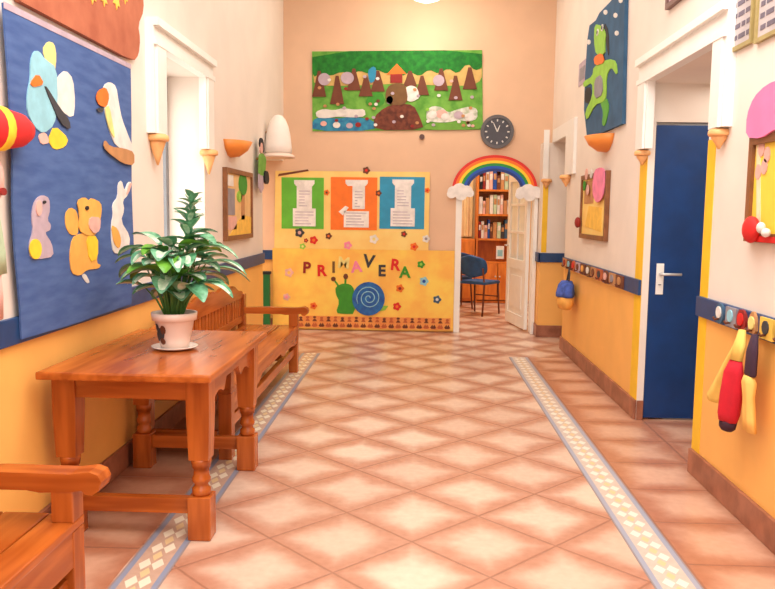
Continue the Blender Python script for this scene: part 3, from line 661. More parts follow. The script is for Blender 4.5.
cut('paper_cone', [(6.48, 1.26), (7.1, 1.30), (6.98, 1.48), (6.5, 1.46)], onR, z, z+.004, P['gold'], t)
m = MB(); m.ball((XR-.05, 7.30, 1.33), (.025, .07, .05), 12); m.build('paper_cherry', P['dark_red'], t)
t = framed('pinboard', 'brown-framed pinboard under a pink paper scoop on near right wall', 'pinboard', onR, 2.70, 3.645, 1.29, 1.76, mat('bright_yellow_sheet', (250, 214, 72), .6, .03), .04)
cut('pink_scoop', round_poly([(3.658, 1.76), (3.663, 1.86), (3.600, 1.93), (3.483, 1.965), (3.308, 1.97), (3.133, 1.93), (3.065, 1.84), (3.094, 1.76), (3.211, 1.745), (3.357, 1.77), (3.503, 1.74)]), onR, .036, .046, mat('scoop_pink', (246, 130, 182), .6, .03), t)
for u, v in ((3.542, 1.70), (3.503, 1.62), (3.561, 1.60), (3.483, 1.67)): cut('paper_petal', ell(u, v, .03, .035, 10), onR, z, z+.004, P['rose'], t)
cut('cone_border', [(3.600, 1.74), (3.561, 1.74), (3.503, 1.33), (3.542, 1.33)], onR, z, z+.002, P['cream'], t)
m = MB(); m.ball((XR-.05, 3.53, 1.345), (.03, .07, .06), 16); m.build('paper_cherry', P['red'], t)
m = MB(); m.ball((XR-.055, 3.42, 1.355), (.018, .03, .025), 10); m.ball((XR-.055, 3.37, 1.335), (.018, .03, .02), 10); m.build('paper_flower', P['snowy'], t)
cut('red_edge_tape', rect(2.8, 3.5, 1.292, 1.318), onR, .035, .039, P['red'], t)
# framed picture on the left wall
t = framed('framed_picture', 'framed collage picture on the left wall beyond the window', 'picture', onL, 6.27, 7.28, 1.15, 1.745, mat('collage_ground', (236, 196, 134), .6, .05), .04)
for nm, r, c in (('paper_tree', ell(6.92, 1.63, .17, .10, 14), 'leaf_green'), ('paper_sun', ell(6.78, 1.52, .10, .05, 12), 'lime'), ('grey_patch', rect(6.36, 6.60, 1.36, 1.58), 'grey'), ('white_patch', rect(6.36, 6.55, 1.60, 1.69), 'snowy'), ('pale_patch', rect(6.36, 6.66, 1.24, 1.35), 'rose'), ('yellow_ground', [(6.4, 1.19), (7.24, 1.19), (7.24, 1.34), (6.9, 1.36), (6.7, 1.30)], 'gold'), ('paper_tree_trunk', rect(6.84, 6.98, 1.32, 1.54), 'tan')):
    cut(nm, r, onL, z, z+.004+.001*(nm[0] == 'w'), P[c], t)
# printed sheets above
for u0, u1, v0, v1, lab in ((3.735, 4.035, 2.195, 2.62, 'printed notice with yellow frame high on right wall, beside the white casing'), (3.30, 3.70, 2.18, 2.62, 'printed notice at the top right corner of the photo')):
    t = framed('notice_frame', lab, 'notice', onR, u0, u1, v0, v1, mat('notice_sheet', (196, 186, 186), .6, .06), .02, .02, mat('notice_frame_gold', (168, 150, 92), .5, .06))
    m = MB(); r2 = random.Random(int(u0*100))
    for k in range(7):
        v = v0+.05+k*.052; u = u0+.04
        while u < u1-.07:
            w = r2.uniform(.03, .08); m.prism(rect(u, min(u+w, u1-.04), v, v+.022), onR, .011, .013); u += w+.016
    m.build('printed_lines', mat('print_grey', (112, 104, 118), .7, .1), t)
t = framed('framed_picture', 'dark framed picture high above the blue door', 'picture', onR, 4.62, 5.02, 2.66, 3.05, P['lilac'], .03, .03, mat('dark_frame', (120, 84, 78), .5, .06))
t = thing('pinned_note', 'small mauve note high on the right wall beyond the frog hanging', 'note', onR(7.58, 2.6, 0))
cut('note_sheet', rect(7.40, 7.72, 2.62, 2.83), onR, .001, .008, P['lilac'], t); cut('note_print', rect(7.45, 7.67, 2.66, 2.78), onR, .008, .010, P['grey'], t)

# ------------------------------------------------------------------ frog hanging
F = thing('wall_hanging', 'slate blue starry wall hanging with a green frog on the right wall', 'wall hanging', (XR, 6.6, 2.1))
cut('felt_sheet', [p for n, p in SHAPES['frog'] if n == 'sheet'][0], onR, .002, .03, mat('slate_felt', (58, 96, 130), .9, .1, 6, bump=.06), F)
for n, p in SHAPES['frog']:
    if n == 'star': cut('star', p, onR, .03, .034, P['snowy'], F)
x = part('frog', 'torso', onR, .031, .038, 'lime', F, 'frog_cutout', label='green frog')
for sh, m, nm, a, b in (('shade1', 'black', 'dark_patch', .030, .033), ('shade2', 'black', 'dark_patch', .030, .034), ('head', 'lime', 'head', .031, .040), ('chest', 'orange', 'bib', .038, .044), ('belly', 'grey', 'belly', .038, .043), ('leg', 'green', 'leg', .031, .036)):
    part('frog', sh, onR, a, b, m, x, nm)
hc = [p for n, p in SHAPES['frog'] if n == 'head'][0]; hu = sum(q[0] for q in hc)/len(hc); hv = max(q[1] for q in hc)
for du in (.12, -.12):
    e_ = cut('eye', ell(hu+du*.7, hv-.10, .035, .028, 10), onR, .040, .046, P['snowy'], x); cut('pupil', ell(hu+du*.7, hv-.10, .016, .015, 8), onR, .046, .049, P['black'], e_)

# ------------------------------------------------------------------ orange bowl sconces
def sconce(fn, u, z, label):
    t = thing('wall_sconce', label, 'wall lamp', fn(u, z, 0), 'orange bowl wall lamps')
    c = fn(u, z, 0); sgn = -1 if c[0] > 0 else 1
    m = MB(); m.lathe([(.02, z-.13), (.10, z-.12), (.19, z-.07), (.24, z), (.225, z), (.175, z-.06), (.09, z-.105), (.012, z-.115)], c[0], c[1], 20, a0=-PI/2 if sgn > 0 else PI/2, a1=PI/2 if sgn > 0 else 3*PI/2, sx=.75)
    m.build('bowl', mat('orange_ceramic', (246, 150, 66), .45, .05, 6), t)
    m = MB(); m.ball((c[0]+sgn*.07, c[1], z-.035), (.03, .03, .045), 12); m.build('bulb', mat('frosted_bulb', (250, 244, 230), .4, .02), t)
sconce(onR, 6.50, 2.04, 'orange bowl wall lamp on the right wall under the frog hanging')
sconce(onL, 6.55, 1.97, 'orange bowl wall lamp on the left wall above the framed picture')

# ------------------------------------------------------------------ paper girl and white bonnet near the end of the left wall
t = thing('paper_doll', 'small dark-haired paper doll in green beside the orange left lamp', 'wall decoration', (XL, 7.6, 1.6))
cut('hair', round_poly([(7.46, 2.02), (7.50, 2.09), (7.60, 2.10), (7.68, 2.05), (7.68, 1.96), (7.58, 1.97)]), onL, .05, .062, P['black'], t)
cut('face', ell(7.55, 2.0, .06, .05, 12), onL, .05, .066, P['rose'], t)
cut('green_jacket', round_poly([(7.46, 1.93), (7.62, 1.96), (7.80, 1.92), (7.78, 1.84), (7.72, 1.74), (7.44, 1.74), (7.46, 1.84)]), onL, .05, .06, P['mid_green'], t)
cut('white_skirt', [(7.44, 1.75), (7.64, 1.75), (7.68, 1.62), (7.56, 1.57), (7.44, 1.62)], onL, .05, .058, P['lilac'], t)
cut('black_bag', round_poly([(7.66, 1.79), (7.84, 1.79), (7.88, 1.70), (7.80, 1.66), (7.66, 1.68)]), onL, .05, .075, P['black'], t)
MB().tube([(XL+.001, 7.6, 1.9), (XL+.052, 7.6, 1.9)], .012, 8).build('mounting_peg', P['tan'], t)
t = thing('white_bonnet', 'white dome-shaped paper bonnet in the far left upper corner', 'wall decoration', (-1.45, 8.08, 1.95))
prof = [(.001, .455), (.045, .445), (.085, .41), (.12, .34), (.145, .25), (.16, .14), (.165, .07), (.168, .06), (.195, .045), (.20, .03), (.19, .022), (.15, .03), (.001, .03)]
MB().lathe([(r, 1.925+zz) for r, zz in prof[:7]]+[(.15, 1.99)], -1.44, 8.08, 28, sx=.85).build('dome', mat('white_paper', (250, 240, 232), .6, .02), t)
MB().lathe([(.15, 1.99), (.195, 1.965), (.205, 1.95), (.19, 1.942), (.15, 1.96)], -1.44, 8.08, 28, sx=.85).build('brim', mat('white_paper_brim', (244, 220, 204), .6, .02), t)
MB().tube([(XL+.0, 8.08, 2.2), (-1.50, 8.08, 2.2)], .012, 8).build('wall_peg', P['tan'], t)

# ------------------------------------------------------------------ end wall: landscape mural
def wider(p, k):
    c = sum(q[0] for q in p)/len(p); t = max(q[1] for q in p); return [(c+(q[0]-c)*k, t+(q[1]-t)*1.08) for q in p]
SHAPES['land'] = [(n, wider(p, 1.35) if n == 'tree_trunk' else [(u, v-.035 if v < 3.1 else v) for u, v in p] if n == 'trees' else [(u, v+.05 if v < 2.9 else v) for u, v in p] if n == 'sunset' else p) for n, p in SHAPES['land']]
Lm = thing('landscape_mural', 'green landscape mural with tree trunks, hill and water on the end wall', 'mural', (-.26, YB, 2.34))
cmap = dict(sheet=(mat('meadow_green', (122, 182, 74), .8, rgb2=(84, 150, 50), scale=9), .002, .012), sunset=(mat('card_dusk', (214, 178, 104), .7, .1), .012, .015), trees=(mat('treetop_green', (30, 132, 40), .8, rgb2=(14, 100, 30), scale=16), .015, .020), water=(mat('pond_teal', (50, 150, 184), .7, rgb2=(30, 110, 160), scale=18), .012, .016), foam=(P['snowy'], .016, .020), sheep=(mat('flock_white', (240, 236, 230), .8, rgb2=(176, 186, 160), scale=18), .012, .018),
            grass=(P['mid_green'], .014, .021), hill=(mat('hill_brown', (128, 66, 46), .8, rgb2=(88, 42, 30), scale=16), .014, .022), bear=(P['bear'], .022, .027), bush=(P['leaf_green'], .012, .017), roof=(P['orange'], .020, .026), hut=(P['dark_red'], .020, .025),
            lamb=(P['snowy'], .018, .024), blue=(P['teal'], .020, .025), pink=(P['rose'], .018, .022), owl=(P['lilac'], .022, .027), tree_trunk=(P['dark_red'] if 0 else P['brown'], .016, .023))
nm = dict(sheet='backing_sheet', sunset='sunset_strip', trees='treetops', water='pond', foam='foam_strip', sheep='white_flock', grass='grass_strip', hill='brown_hill', bear='brown_figure', bush='bush', roof='hut_roof', hut='hut', lamb='white_lamb', blue='blue_bird', pink='pink_lamb', owl='grey_owl', tree_trunk='tree_trunk')
for n, p in SHAPES['land']:
    mm, a, b = cmap[n]; cut(nm[n], p if n in ('sheet', 'hut', 'roof', 'tree_trunk') else round_poly(p), onB, a, b, mm, Lm)
r3 = random.Random(5)
for i in range(44):                                    # small paper scraps over trees, pond and hill
    u, v = r3.uniform(-1.15, .65), r3.choice([r3.uniform(2.72, 2.95), r3.uniform(2.38, 2.52), r3.uniform(2.55, 2.72)])
    cut('paper_blossom', ell(u, v, .022, .018, 8), onB, .027, .030, P[r3.choice(['snowy', 'rose', 'lilac', 'brown', 'snowy', 'tan', 'lime', 'dark_red'])], Lm)
for u, v, r, c in ((-.95, 2.395, .035, 'snowy'), (-1.10, 2.41, .03, 'rose'), (-.80, 2.39, .032, 'lilac'), (-.70, 2.40, .028, 'dark_red'), (.15, 2.52, .045, 'snowy'), (.30, 2.50, .04, 'snowy'), (.45, 2.52, .045, 'lilac'), (.58, 2.50, .045, 'snowy')):
    cut('paper_lamb' if u > 0 else 'paper_fish', ell(u, v, r*1.25, r, 10), onB, .018, .024, P[c], Lm)
# wall clock
ck = thing('wall_clock', 'round dark wall clock above the rainbow', 'clock', (.897, YB, 2.335))
def disc(name, rads, d0, d1, m, parent=None):
    mb = MB(); mb.prism(ell(.897, 2.335, rads, rads, 36), onB, d0, d1); return mb.build(name, m, parent)
mb = MB(); n = 36
for k in range(n):
    a, b = 2*PI*k/n, 2*PI*(k+1)/n
    mb.prism([(.897+r*math.cos(t), 2.335+r*math.sin(t)) for r, t in ((.155, a), (.19, a), (.19, b), (.155, b))], onB, .002, .045)
mb.build('rim', mat('clock_rim', (92, 88, 90), .4, .05), ck)
face = disc('face', .158, .002, .030, mat('clock_face', (70, 68, 76), .4, .08), ck)
for k in range(12):
    a = PI/2-k*PI/6; du, dv = math.cos(a), math.sin(a); w = .007; l0, l1 = (.115, .14)
    cut('hour_mark', [(.897+du*l0-dv*w, 2.335+dv*l0+du*w), (.897+du*l1-dv*w, 2.335+dv*l1+du*w), (.897+du*l1+dv*w, 2.335+dv*l1-du*w), (.897+du*l0+dv*w, 2.335+dv*l0-du*w)], onB, .030, .032, P['snowy'], face)
for nm_, a, l, w in (('hour_hand', 1.2, .075, .008), ('minute_hand', 2.0, .115, .006)):
    du, dv = math.cos(a), math.sin(a)
    cut(nm_, [(.897-dv*w, 2.335+du*w), (.897+du*l-dv*w*.5, 2.335+dv*l+du*w*.5), (.897+du*l+dv*w*.5, 2.335+dv*l-du*w*.5), (.897+dv*w, 2.335-du*w)], onB, .033, .036, P['snowy'], ck)
m = MB(); m.prism(ell(.037, 2.27, .03, .03, 16), onB, .001, .03); tag(m.build('wall_sensor', mat('knob_grey', (92, 66, 62), .5, .06)), 'small dark round sensor under the landscape mural', 'sensor')

# ------------------------------------------------------------------ yellow spring display
U = thing('paper_backdrop', 'yellow paper backdrop covering the lower end wall', 'wall display', (-.65, YB, .03))
cut('lower_sheet', [(-1.695, .02), (.44, .02), (.44, .965), (-1.695, .965)], onB, .026, .0345, gold_paper, U)
cut('upper_sheet', [(-1.675, .966), (.135, .966), (.137, 1.87), (-1.66, 1.865)], onB, .020, .0305, cream_paper, U)
cut('stick', [(-1.63, 1.80), (-1.62, 1.83), (-1.28, 1.885), (-1.27, 1.865)], onB, .030, .034, P['brown'], U)
cut('side_post', rect(.442, .446, .02, .97), onB, .026, .034, P['cream'], U)
d_ = .030
text_m = mat('print_pale', (206, 196, 206), .7, .1)
def poster(u0, u1, v0, v1, m, label, shift, cutaway):
    t = thing('column_poster', label, 'poster', onB((u0+u1)/2, v0, d_), 'column posters on the end wall')
    cut('backing_card', rect(u0, u1, v0, v1), onB, d_, d_+.004, m, t)
    c = (u0+u1)/2+shift; w = (u1-u0); h = v1-v0
    capital = cut('capital', [(c-.24*w, v1-.03), (c+.24*w, v1-.03), (c+.24*w, v1-.07), (c+.19*w, v1-.10), (c-.19*w, v1-.10), (c-.24*w, v1-.07)], onB, d_+.004, d_+.008, P['white'], t)
    s_ = cut('shaft', rect(c-.18*w+cutaway, c+.18*w, v0+.40*h, v1-.10), onB, d_+.004, d_+.007, P['white'], t)
    b_ = cut('plinth', rect(c-.27*w, c+.27*w, v0+.05*h, v0+.36*h if cutaway else v0+.40*h), onB, d_+.004, d_+.008, P['white'], t)
    for par, ua, ub, va, vb, dd in ((s_, c-.13*w+cutaway, c+.13*w, v0+.44*h, v1-.14, .007), (b_, c-.22*w, c+.22*w, v0+.09*h, v0+.33*h, .008)):
        mb = MB(); v = va
        while v < vb: mb.prism(rect(ua, ub-.03*((int(v*100)) % 3), v, v+.012), onB, d_+dd, d_+dd+.0015); v += .034
        mb.build('printed_lines', text_m, par)
    return t
poster(-1.588, -1.093, 1.196, 1.79, mat('poster_green', (100, 188, 50), .6, .05), 'green poster with white paper column, leftmost of the three posters', .02, 0)
t = poster(-1.012, -.47, 1.19, 1.80, mat('poster_orange', (252, 124, 32), .6, .05), 'orange poster with broken white paper column between green and blue ones', .03, .05)
cut('broken_piece', [(-.92, 1.40), (-.84, 1.47), (-.80, 1.45), (-.87, 1.36)], onB, d_+.004, d_+.008, P['white'], t)
poster(-.442, .08, 1.21, 1.81, mat('poster_blue', (44, 152, 196), .6, .05), 'blue poster with white paper column, rightmost of the three posters', .01, 0)
# letters
def letter(ch, u, v, size, m, label, rot=0, d=.034):
    cu = bpy.data.curves.new('letter', 'FONT'); cu.body = ch; cu.size = size; cu.extrude = .004; cu.offset = .006; cu.align_x = 'CENTER'; cu.align_y = 'CENTER'
    tmp = bpy.data.objects.new('tmp', cu); C.objects.link(tmp)
    me = bpy.data.meshes.new_from_object(tmp.evaluated_get(bpy.context.evaluated_depsgraph_get()))
    bpy.data.objects.remove(tmp); bpy.data.curves.remove(cu)
    me.materials.clear(); me.materials.append(m)
    o = bpy.data.objects.new('paper_letter', me); C.objects.link(o)
    o.location = (u, YB-d-.0035, v); o.rotation_euler = (PI/2, rot, 0)
    tag(o, label, 'letter', 'paper letters spelling spring')
for ch, u, v, c, lab, r in (('P', -1.292, .735, 'dark_red', 'dark red paper letter P, first of the row', .05), ('R', -1.115, .703, 'red', 'red paper letter R right beside the first letter P', -.03), ('I', -.973, .745, 'bear', 'olive paper letter I between red R and pale M', 0), ('M', -.855, .80, 'pale_yellow', 'pale yellow paper letter M above the snail head', .1),
                         ('A', -.705, .755, 'pink', 'pink paper letter A left of the dark letter V', -.1), ('V', -.56, .82, 'ink', 'large dark paper letter V above the snail shell', .12), ('E', -.406, .713, 'ink', 'dark paper letter E between letters V and R', 0), ('R', -.25, .785, 'red', 'red paper letter R right of the dark letter E', .1), ('A', -.135, .70, 'leaf_green', 'green paper letter A, last of the row', 0)):
    letter(ch, u, v, .21 if ch == 'V' else .18, P[c], lab, r)
# snail
sn = thing('paper_snail', 'green paper snail with round blue shell on the yellow backdrop', 'wall decoration', onB(-.7, .15, .034))
part('snail', 'body', onB, .034, .040, 'leaf_green', sn, 'body'); part('snail', 'tail', onB, .034, .039, 'lime', sn, 'tail', 0)
sh = cut('shell', [p for n, p in SHAPES['snail'] if n == 'shell'][0], onB, .036, .056, mat('shell_blue', (34, 112, 184), .6, rgb2=(30, 80, 160), scale=18), sn)
mb = MB(); pts = []
for k in range(46):
    a = k*.36; r = .012+.0030*k; pts.append((-.553+r*math.cos(a), YB-.058, .395+r*math.sin(a)))
mb.tube(pts, .006, 6); mb.build('spiral_line', P['sky'], sh)
for s_, c in (('stalk1', 'leaf_green'), ('stalk2', 'leaf_green'), ('antenna1', 'brown'), ('antenna2', 'brown')): part('snail', s_, onB, .034, .038 if 'stalk' in s_ else .042, c, sn, 'stalk' if 'stalk' in s_ else 'antenna_tip', 0)
# round paper flowers
def flower(u, v, r, c, c2, label, d):
    t = thing('paper_flower', label, 'paper flower', onB(u, v-r, d), 'paper flowers scattered over the yellow backdrop')
    n = 20; cut('petals', [(u+r*(1+.16*math.cos(5*2*PI*k/n))*math.cos(2*PI*k/n), v+r*(1+.16*math.cos(5*2*PI*k/n))*math.sin(2*PI*k/n)) for k in range(n)], onB, d, d+.005, P[c], t)
    cut('flower_centre', ell(u, v, r*.4, r*.4, 12), onB, d+.005, d+.007, P[c2], t)
for a in ((-1.376, 1.15, .052, 'ink', 'rose', 'grey ringed paper flower under the green poster'), (-1.21, 1.065, .045, 'red', 'orange', 'red paper flower below right edge of the green poster'), (-1.30, 1.06, .024, 'dark_red', 'orange', 'small dark red paper flower beside the ringed one'),
          (-1.034, 1.115, .036, 'brown', 'orange', 'brown paper flower between the green and orange posters'), (-1.34, .99, .034, 'lime', 'pale_yellow', 'lime paper flower above the first letter P'), (-.809, 1.01, .045, 'pink', 'rose', 'pink paper flower below the orange poster'),
          (-.504, 1.087, .05, 'snowy', 'pale_yellow', 'white paper flower below right edge of the orange poster'), (-.153, 1.151, .034, 'brown', 'red', 'dark brown paper flower under the blue poster'), (.105, 1.10, .042, 'snowy', 'grey', 'white paper flower below right corner of the blue poster'), (-.033, 1.005, .045, 'orange', 'red', 'orange paper flower above the last letter A'),
          (-.60, 1.88, .04, 'brown', 'red', 'brown paper flower above the orange poster'), (-1.06, 1.62, .032, 'orange', 'brown', 'orange paper flower between green and orange posters near the top'), (-.455, 1.62, .034, 'brown', 'orange', 'brown paper flower between orange and blue posters'), (.11, 1.66, .03, 'orange', 'red', 'small orange paper flower right of the blue poster')):
    flower(*a, .030)
for a in ((.052, .80, .042, 'leaf_green', 'lime', 'green paper flower right of the last letter A'), (.09, .603, .05, 'sky', 'blue', 'pale blue paper flower right of the snail shell'), (.247, .39, .045, 'slate', 'snowy', 'slate blue paper flower at right of the backdrop'), (-.191, .515, .045, 'orange', 'dark_red', 'orange paper flower upper right of the snail shell'),
          (-.223, .30, .045, 'red', 'orange', 'red paper flower lower right of the snail shell'), (-1.50, .68, .05, 'rose', 'gold', 'faint rose paper flower left of the letter P'), (-1.208, .29, .04, 'orange', 'red', 'orange paper flower left of the snail'), (-1.53, .39, .04, 'rose', 'pink', 'pink paper flower low at left of the backdrop')):
    flower(*a, .034)
# border of little brown cut-out figures along the foot of the sheet
Bd = thing('paper_border', 'strip of small brown cut-out figures along the foot of the backdrop', 'wall decoration', onB(-.45, .03, .034))
cut('border_strip', rect(-1.40, .41, .028, .172), onB, .034, .036, mat('border_orange', (242, 168, 84), .6, rgb2=(232, 140, 70), scale=12), Bd)
for k in range(22):
    u = -1.36+k*.0825
    c = P['rust'] if k % 2 else P['brown']
    mb = MB(); mb.prism(ell(u, .148+.004*(k % 3), .020, .014, 8), onB, .036, .040); mb.prism([(u-.010, .136), (u+.010, .136), (u+.028, .108), (u-.028, .108)], onB, .036, .039); mb.build('paper_figure', c, Bd)
    mb = MB(); mb.prism([(u-.036, .056), (u-.01, .092), (u, .07), (u+.012, .092), (u+.036, .056), (u+.02, .042), (u-.02, .042)], onB, .036, .039); mb.build('paper_tuft', P['brown'] if k % 2 else P['rust'], Bd)
# ------------------------------------------------------------------ rainbow
Rb = thing('paper_rainbow', 'paper rainbow arching over the doorway with a cloud at each end', 'wall decoration', (.885, YB-.03, 1.66))
bands = [('red', (226, 40, 30)), ('orange', (250, 120, 30)), ('yellow', (252, 214, 40)), ('green', (36, 150, 60)), ('blue', (24, 84, 190)), ('dark_blue', (30, 54, 130))]
rx0, rz0, rx1, rz1 = .49, .40, .30, .215
for i, (n, c) in enumerate(bands):
    f0, f1 = i/6, (i+1)/6; mb = MB()
    o_, i_ = (rx0+(rx1-rx0)*f0, rz0+(rz1-rz0)*f0), (rx0+(rx1-rx0)*f1, rz0+(rz1-rz0)*f1)
    N = 40
    pts = [(.885+o_[0]*math.cos(PI*k/N), 1.67+o_[1]*math.sin(PI*k/N)) for k in range(N+1)]+[(.885+i_[0]*math.cos(PI*k/N), 1.67+i_[1]*math.sin(PI*k/N)) for k in range(N, -1, -1)]
    for k in range(N):
        q = [pts[k], pts[k+1], pts[2*N-k], pts[2*N+1-k]]; mb.prism(q, onB, .036, .050)
    mb.build(n+'_band', mat('rainbow_'+n, c, .5, .02), Rb, label=n.replace('_', ' ')+' band')
for cu in (.50, 1.285):
    mb = MB(); 
    for du, dv, r in ((-.09, 0, .062), (-.02, .02, .075), (.06, .005, .065), (.0, -.04, .062), (.10, -.02, .045), (-.11, -.03, .05)): mb.prism(ell(cu+du, 1.65+dv, r*1.1, r, 18), onB, .050+.0006*(du+.12)*10, .060+.003*abs(dv))
    mb.build('cloud', P['white'], Rb, label='white cloud')

# ------------------------------------------------------------------ dark green post in the corner by the bench
t = thing('corner_post', 'narrow dark green post with black cap behind the far bench', 'post', (-1.74, 9.05, 0))
MB().box(-1.79, -1.715, 9.02, 9.09, .002, .66, ch=.006).build('post', mat('post_green', (16, 110, 52), .5, .06), t)
MB().box(-1.80, -1.705, 9.01, 9.10, .66, .695, ch=.006).build('cap', P['black'], t)

# ------------------------------------------------------------------ coat hooks
def hook(u, v, c, c2, label, group, style=0, s=1.0):
    t = thing('coat_hook', label, 'coat hook', onR(u, v, .022), group)
    sh = [rect(u-.085*s, u+.085*s, v-.046, v+.046), ell(u, v, .07*s, .052, 16), round_poly([(u-.06*s, v-.04), (u+.06*s, v-.04), (u+.05*s, v+.03), (u, v+.065), (u-.05*s, v+.03)])][style]
    cut('plaque', sh, onR, .022, .034, P[c], t)
    cut('plaque_picture', ell(u, v+.006, .042*s, .030, 10), onR, .034, .040, P[c2], t)
    MB().tube([onR(u, v-.025, .034), onR(u, v-.03, .055), onR(u, v-.018, .062)], .006, 8).build('peg', P['brown'], t)
hk = [('brown', 'tan', 'brown'), ('tan', 'grey', 'tan'), ('brown', 'rose', 'brown and pink'), ('rust', 'ink', 'rust'), ('tan', 'brown', 'tan and brown'), ('bear', 'snowy', 'olive and white'), ('brown', 'amber', 'brown and amber'), ('lilac', 'brown', 'mauve'), ('rust', 'red', 'rust and red'), ('brown', 'sky', 'brown and blue'), ('tan', 'dark_red', 'tan and red')]
for i, (c, c2, w) in enumerate(hk):
    u = 5.80+i*.215
    hook(u, .912, c, c2, w+' coat hook plaque on the far blue rail, '+['nearest', 'second', 'third', 'fourth', 'fifth', 'sixth', 'seventh', 'eighth', 'ninth', 'tenth', 'eleventh'][i]+' from the blue door', 'coat hooks on the far rail', (0, 0, 1)[i % 3], 1.15)
for u, c, c2, lab, st in ((3.88, 'slate', 'snowy', 'blue coat hook plaque with white picture on the near rail', 1), (3.74, 'grey', 'sky', 'grey coat hook plaque just left of the hanging clothes', 0), (3.62, 'dark_red', 'red', 'red coat hook plaque above the hanging red and yellow clothes', 1), (3.50, 'tan', 'pale_yellow', 'tan coat hook plaque on the near rail', 2), (3.36, 'gold', 'ink', 'yellow coat hook plaque with black picture at the right edge', 0), (3.22, 'black', 'tan', 'black coat hook plaque beyond the yellow one', 1)):
    hook(u, .925, c, c2, lab, 'coat hooks on the near rail', st, .72)

# ------------------------------------------------------------------ clothes hanging from the near rail
def drape(levels, fold=.2, n=28, seed=0, k_=.965):
    """levels: (z, u centre, half width, d centre, half depth) from top to hem"""
    mb = MB(); rings = []
    levels = [(1.4+(zz-1.4)*k_, u*k_, w, d, h) for zz, u, w, d, h in levels]
    for j, (zz, u, w, d, h) in enumerate(levels):
        r = []
        for k in range(n):
            a = 2*PI*k/n; g = 1+fold*math.sin(4*a+seed)*min(1, j/2)
            r.append(onR(u+w*math.cos(a)*(1+.04*math.sin(3*a+seed)), zz, max(.004, d+h*math.sin(a)*g)))
        rings.append(r)
    return mb.loft(rings)
G = thing('hanging_overall', 'red and yellow child overall hanging from the near coat rail', 'clothing', onR(3.68, .48, .06))
drape([(.87, 3.63, .02, .075, .012), (.80, 3.66, .035, .075, .02), (.70, 3.74, .05, .075, .025), (.60, 3.83, .06, .07, .026), (.50, 3.92, .07, .07, .026), (.475, 3.935, .065, .07, .02)], .25, seed=1).build('yellow_sleeve', mat('cloth_yellow', (252, 214, 110), .85, .05, 10), G, label='pale yellow sleeve')
drape([(.74, 3.61, .05, .10, .02), (.68, 3.63, .075, .10, .035), (.58, 3.64, .08, .10, .04), (.48, 3.655, .078, .10, .04), (.445, 3.66, .065, .10, .034)], .18, seed=2).build('red_body', mat('cloth_red', (214, 26, 48), .85, .06, 10), G, label='red body')
drape([(.885, 3.60, .02, .085, .014), (.82, 3.60, .045, .09, .02), (.745, 3.61, .05, .10, .022)], .2, seed=2).build('yellow_collar', MATS['cloth_yellow'], G, label='yellow upper part')
drape([(.446, 3.66, .064, .10, .033), (.41, 3.668, .06, .10, .03), (.395, 3.67, .04, .10, .02)], .1, seed=2).build('dark_cuff', mat('cloth_dark', (62, 26, 44), .85, .06), G, label='dark cuff')
G = thing('hanging_scarf', 'dark strap with yellow cloth hanging beside the red overall', 'clothing', onR(3.5, .5, .06))
drape([(.88, 3.50, .02, .07, .012), (.80, 3.505, .042, .075, .018), (.70, 3.51, .045, .075, .018), (.69, 3.51, .04, .075, .015)], .15, seed=4).build('dark_strap', mat('cloth_navy', (64, 40, 60), .85, .06), G, label='dark strap')
drape([(.69, 3.51, .03, .08, .02), (.66, 3.505, .045, .08, .026), (.60, 3.50, .035, .08, .02), (.50, 3.495, .042, .075, .02), (.44, 3.495, .05, .07, .02)], .25, seed=5).build('yellow_cloth', mat('cloth_amber', (250, 196, 104), .85, .05), G, label='amber yellow cloth')
# small bag at the far end of the far rail
G = thing('hanging_bag', 'small blue and yellow bag hanging from the far coat rail', 'bag', onR(7.86, .5, .07))
drape([(.74, 7.86, .08, .09, .05), (.70, 7.86, .17, .095, .07), (.62, 7.86, .19, .1, .08), (.585, 7.86, .19, .1, .08)], .15, seed=1, k_=.955).build('blue_top', mat('cloth_blue', (70, 100, 190), .8, .2, 16), G, label='blue upper part')
drape([(.586, 7.86, .18, .1, .076), (.52, 7.85, .18, .1, .076), (.47, 7.85, .15, .1, .06), (.455, 7.85, .1, .1, .03)], .12, seed=1, k_=.955).build('yellow_bottom', P['amber'], G, label='yellow lower part')
MB().tube([onR(7.46, .75, .08), onR(7.48, .84, .07), onR(7.51, .885, .07), onR(7.54, .84, .07), onR(7.56, .75, .08)], .008, 6).build('strap', P['ink'], G)

# ------------------------------------------------------------------ room beyond the doorway
oak = mat('orange_veneer', (230, 138, 52), .45, rgb2=(206, 112, 36), scale=3, stretch=(6, 6, 1))
K = thing('bookcase', 'orange wooden bookcase seen through the doorway', 'bookcase', (1.12, 12.4, 0))
x0, x1 = .92, 1.62
m = MB()
for a in ((x0, x0+.03, 12.25, 12.6, .002, 2.15), (x1-.03, x1, 12.25, 12.6, .002, 2.15)): m.box(*a, ch=.003)
m.build('side_panel', oak, K)
for zz in (.0, .62, .98, 1.36, 1.74, 2.12): MB().box(x0+.03, x1-.03, 12.26, 12.58, zz+.004, zz+.034).build('shelf', oak, K)
MB().box(x0+.03, x1-.03, 12.58, 12.6, .01, 2.15).build('back_panel', oak, K)
for a, b in ((x0+.032, 1.265), (1.275, x1-.032)):
    dd = MB().box(a, b, 12.24, 12.26, .05, .62, ch=.003).build('door', oak, K)
    MB().ball(((b-.03) if b < 1.3 else a+.03, 12.228, .42), .014, 10).build('knob', steel, dd)
r4 = random.Random(3); cols = ['dark_red', 'ink', 'brown', 'snowy', 'slate', 'tan', 'rose', 'black', 'mint', 'blue']; cw = dict(dark_red='dark red', ink='charcoal', brown='brown', snowy='white', slate='slate blue', tan='tan', rose='rose', black='black', mint='pale green', blue='blue')
lev = {1.014: 'second', 1.394: 'third', 1.774: 'top'}
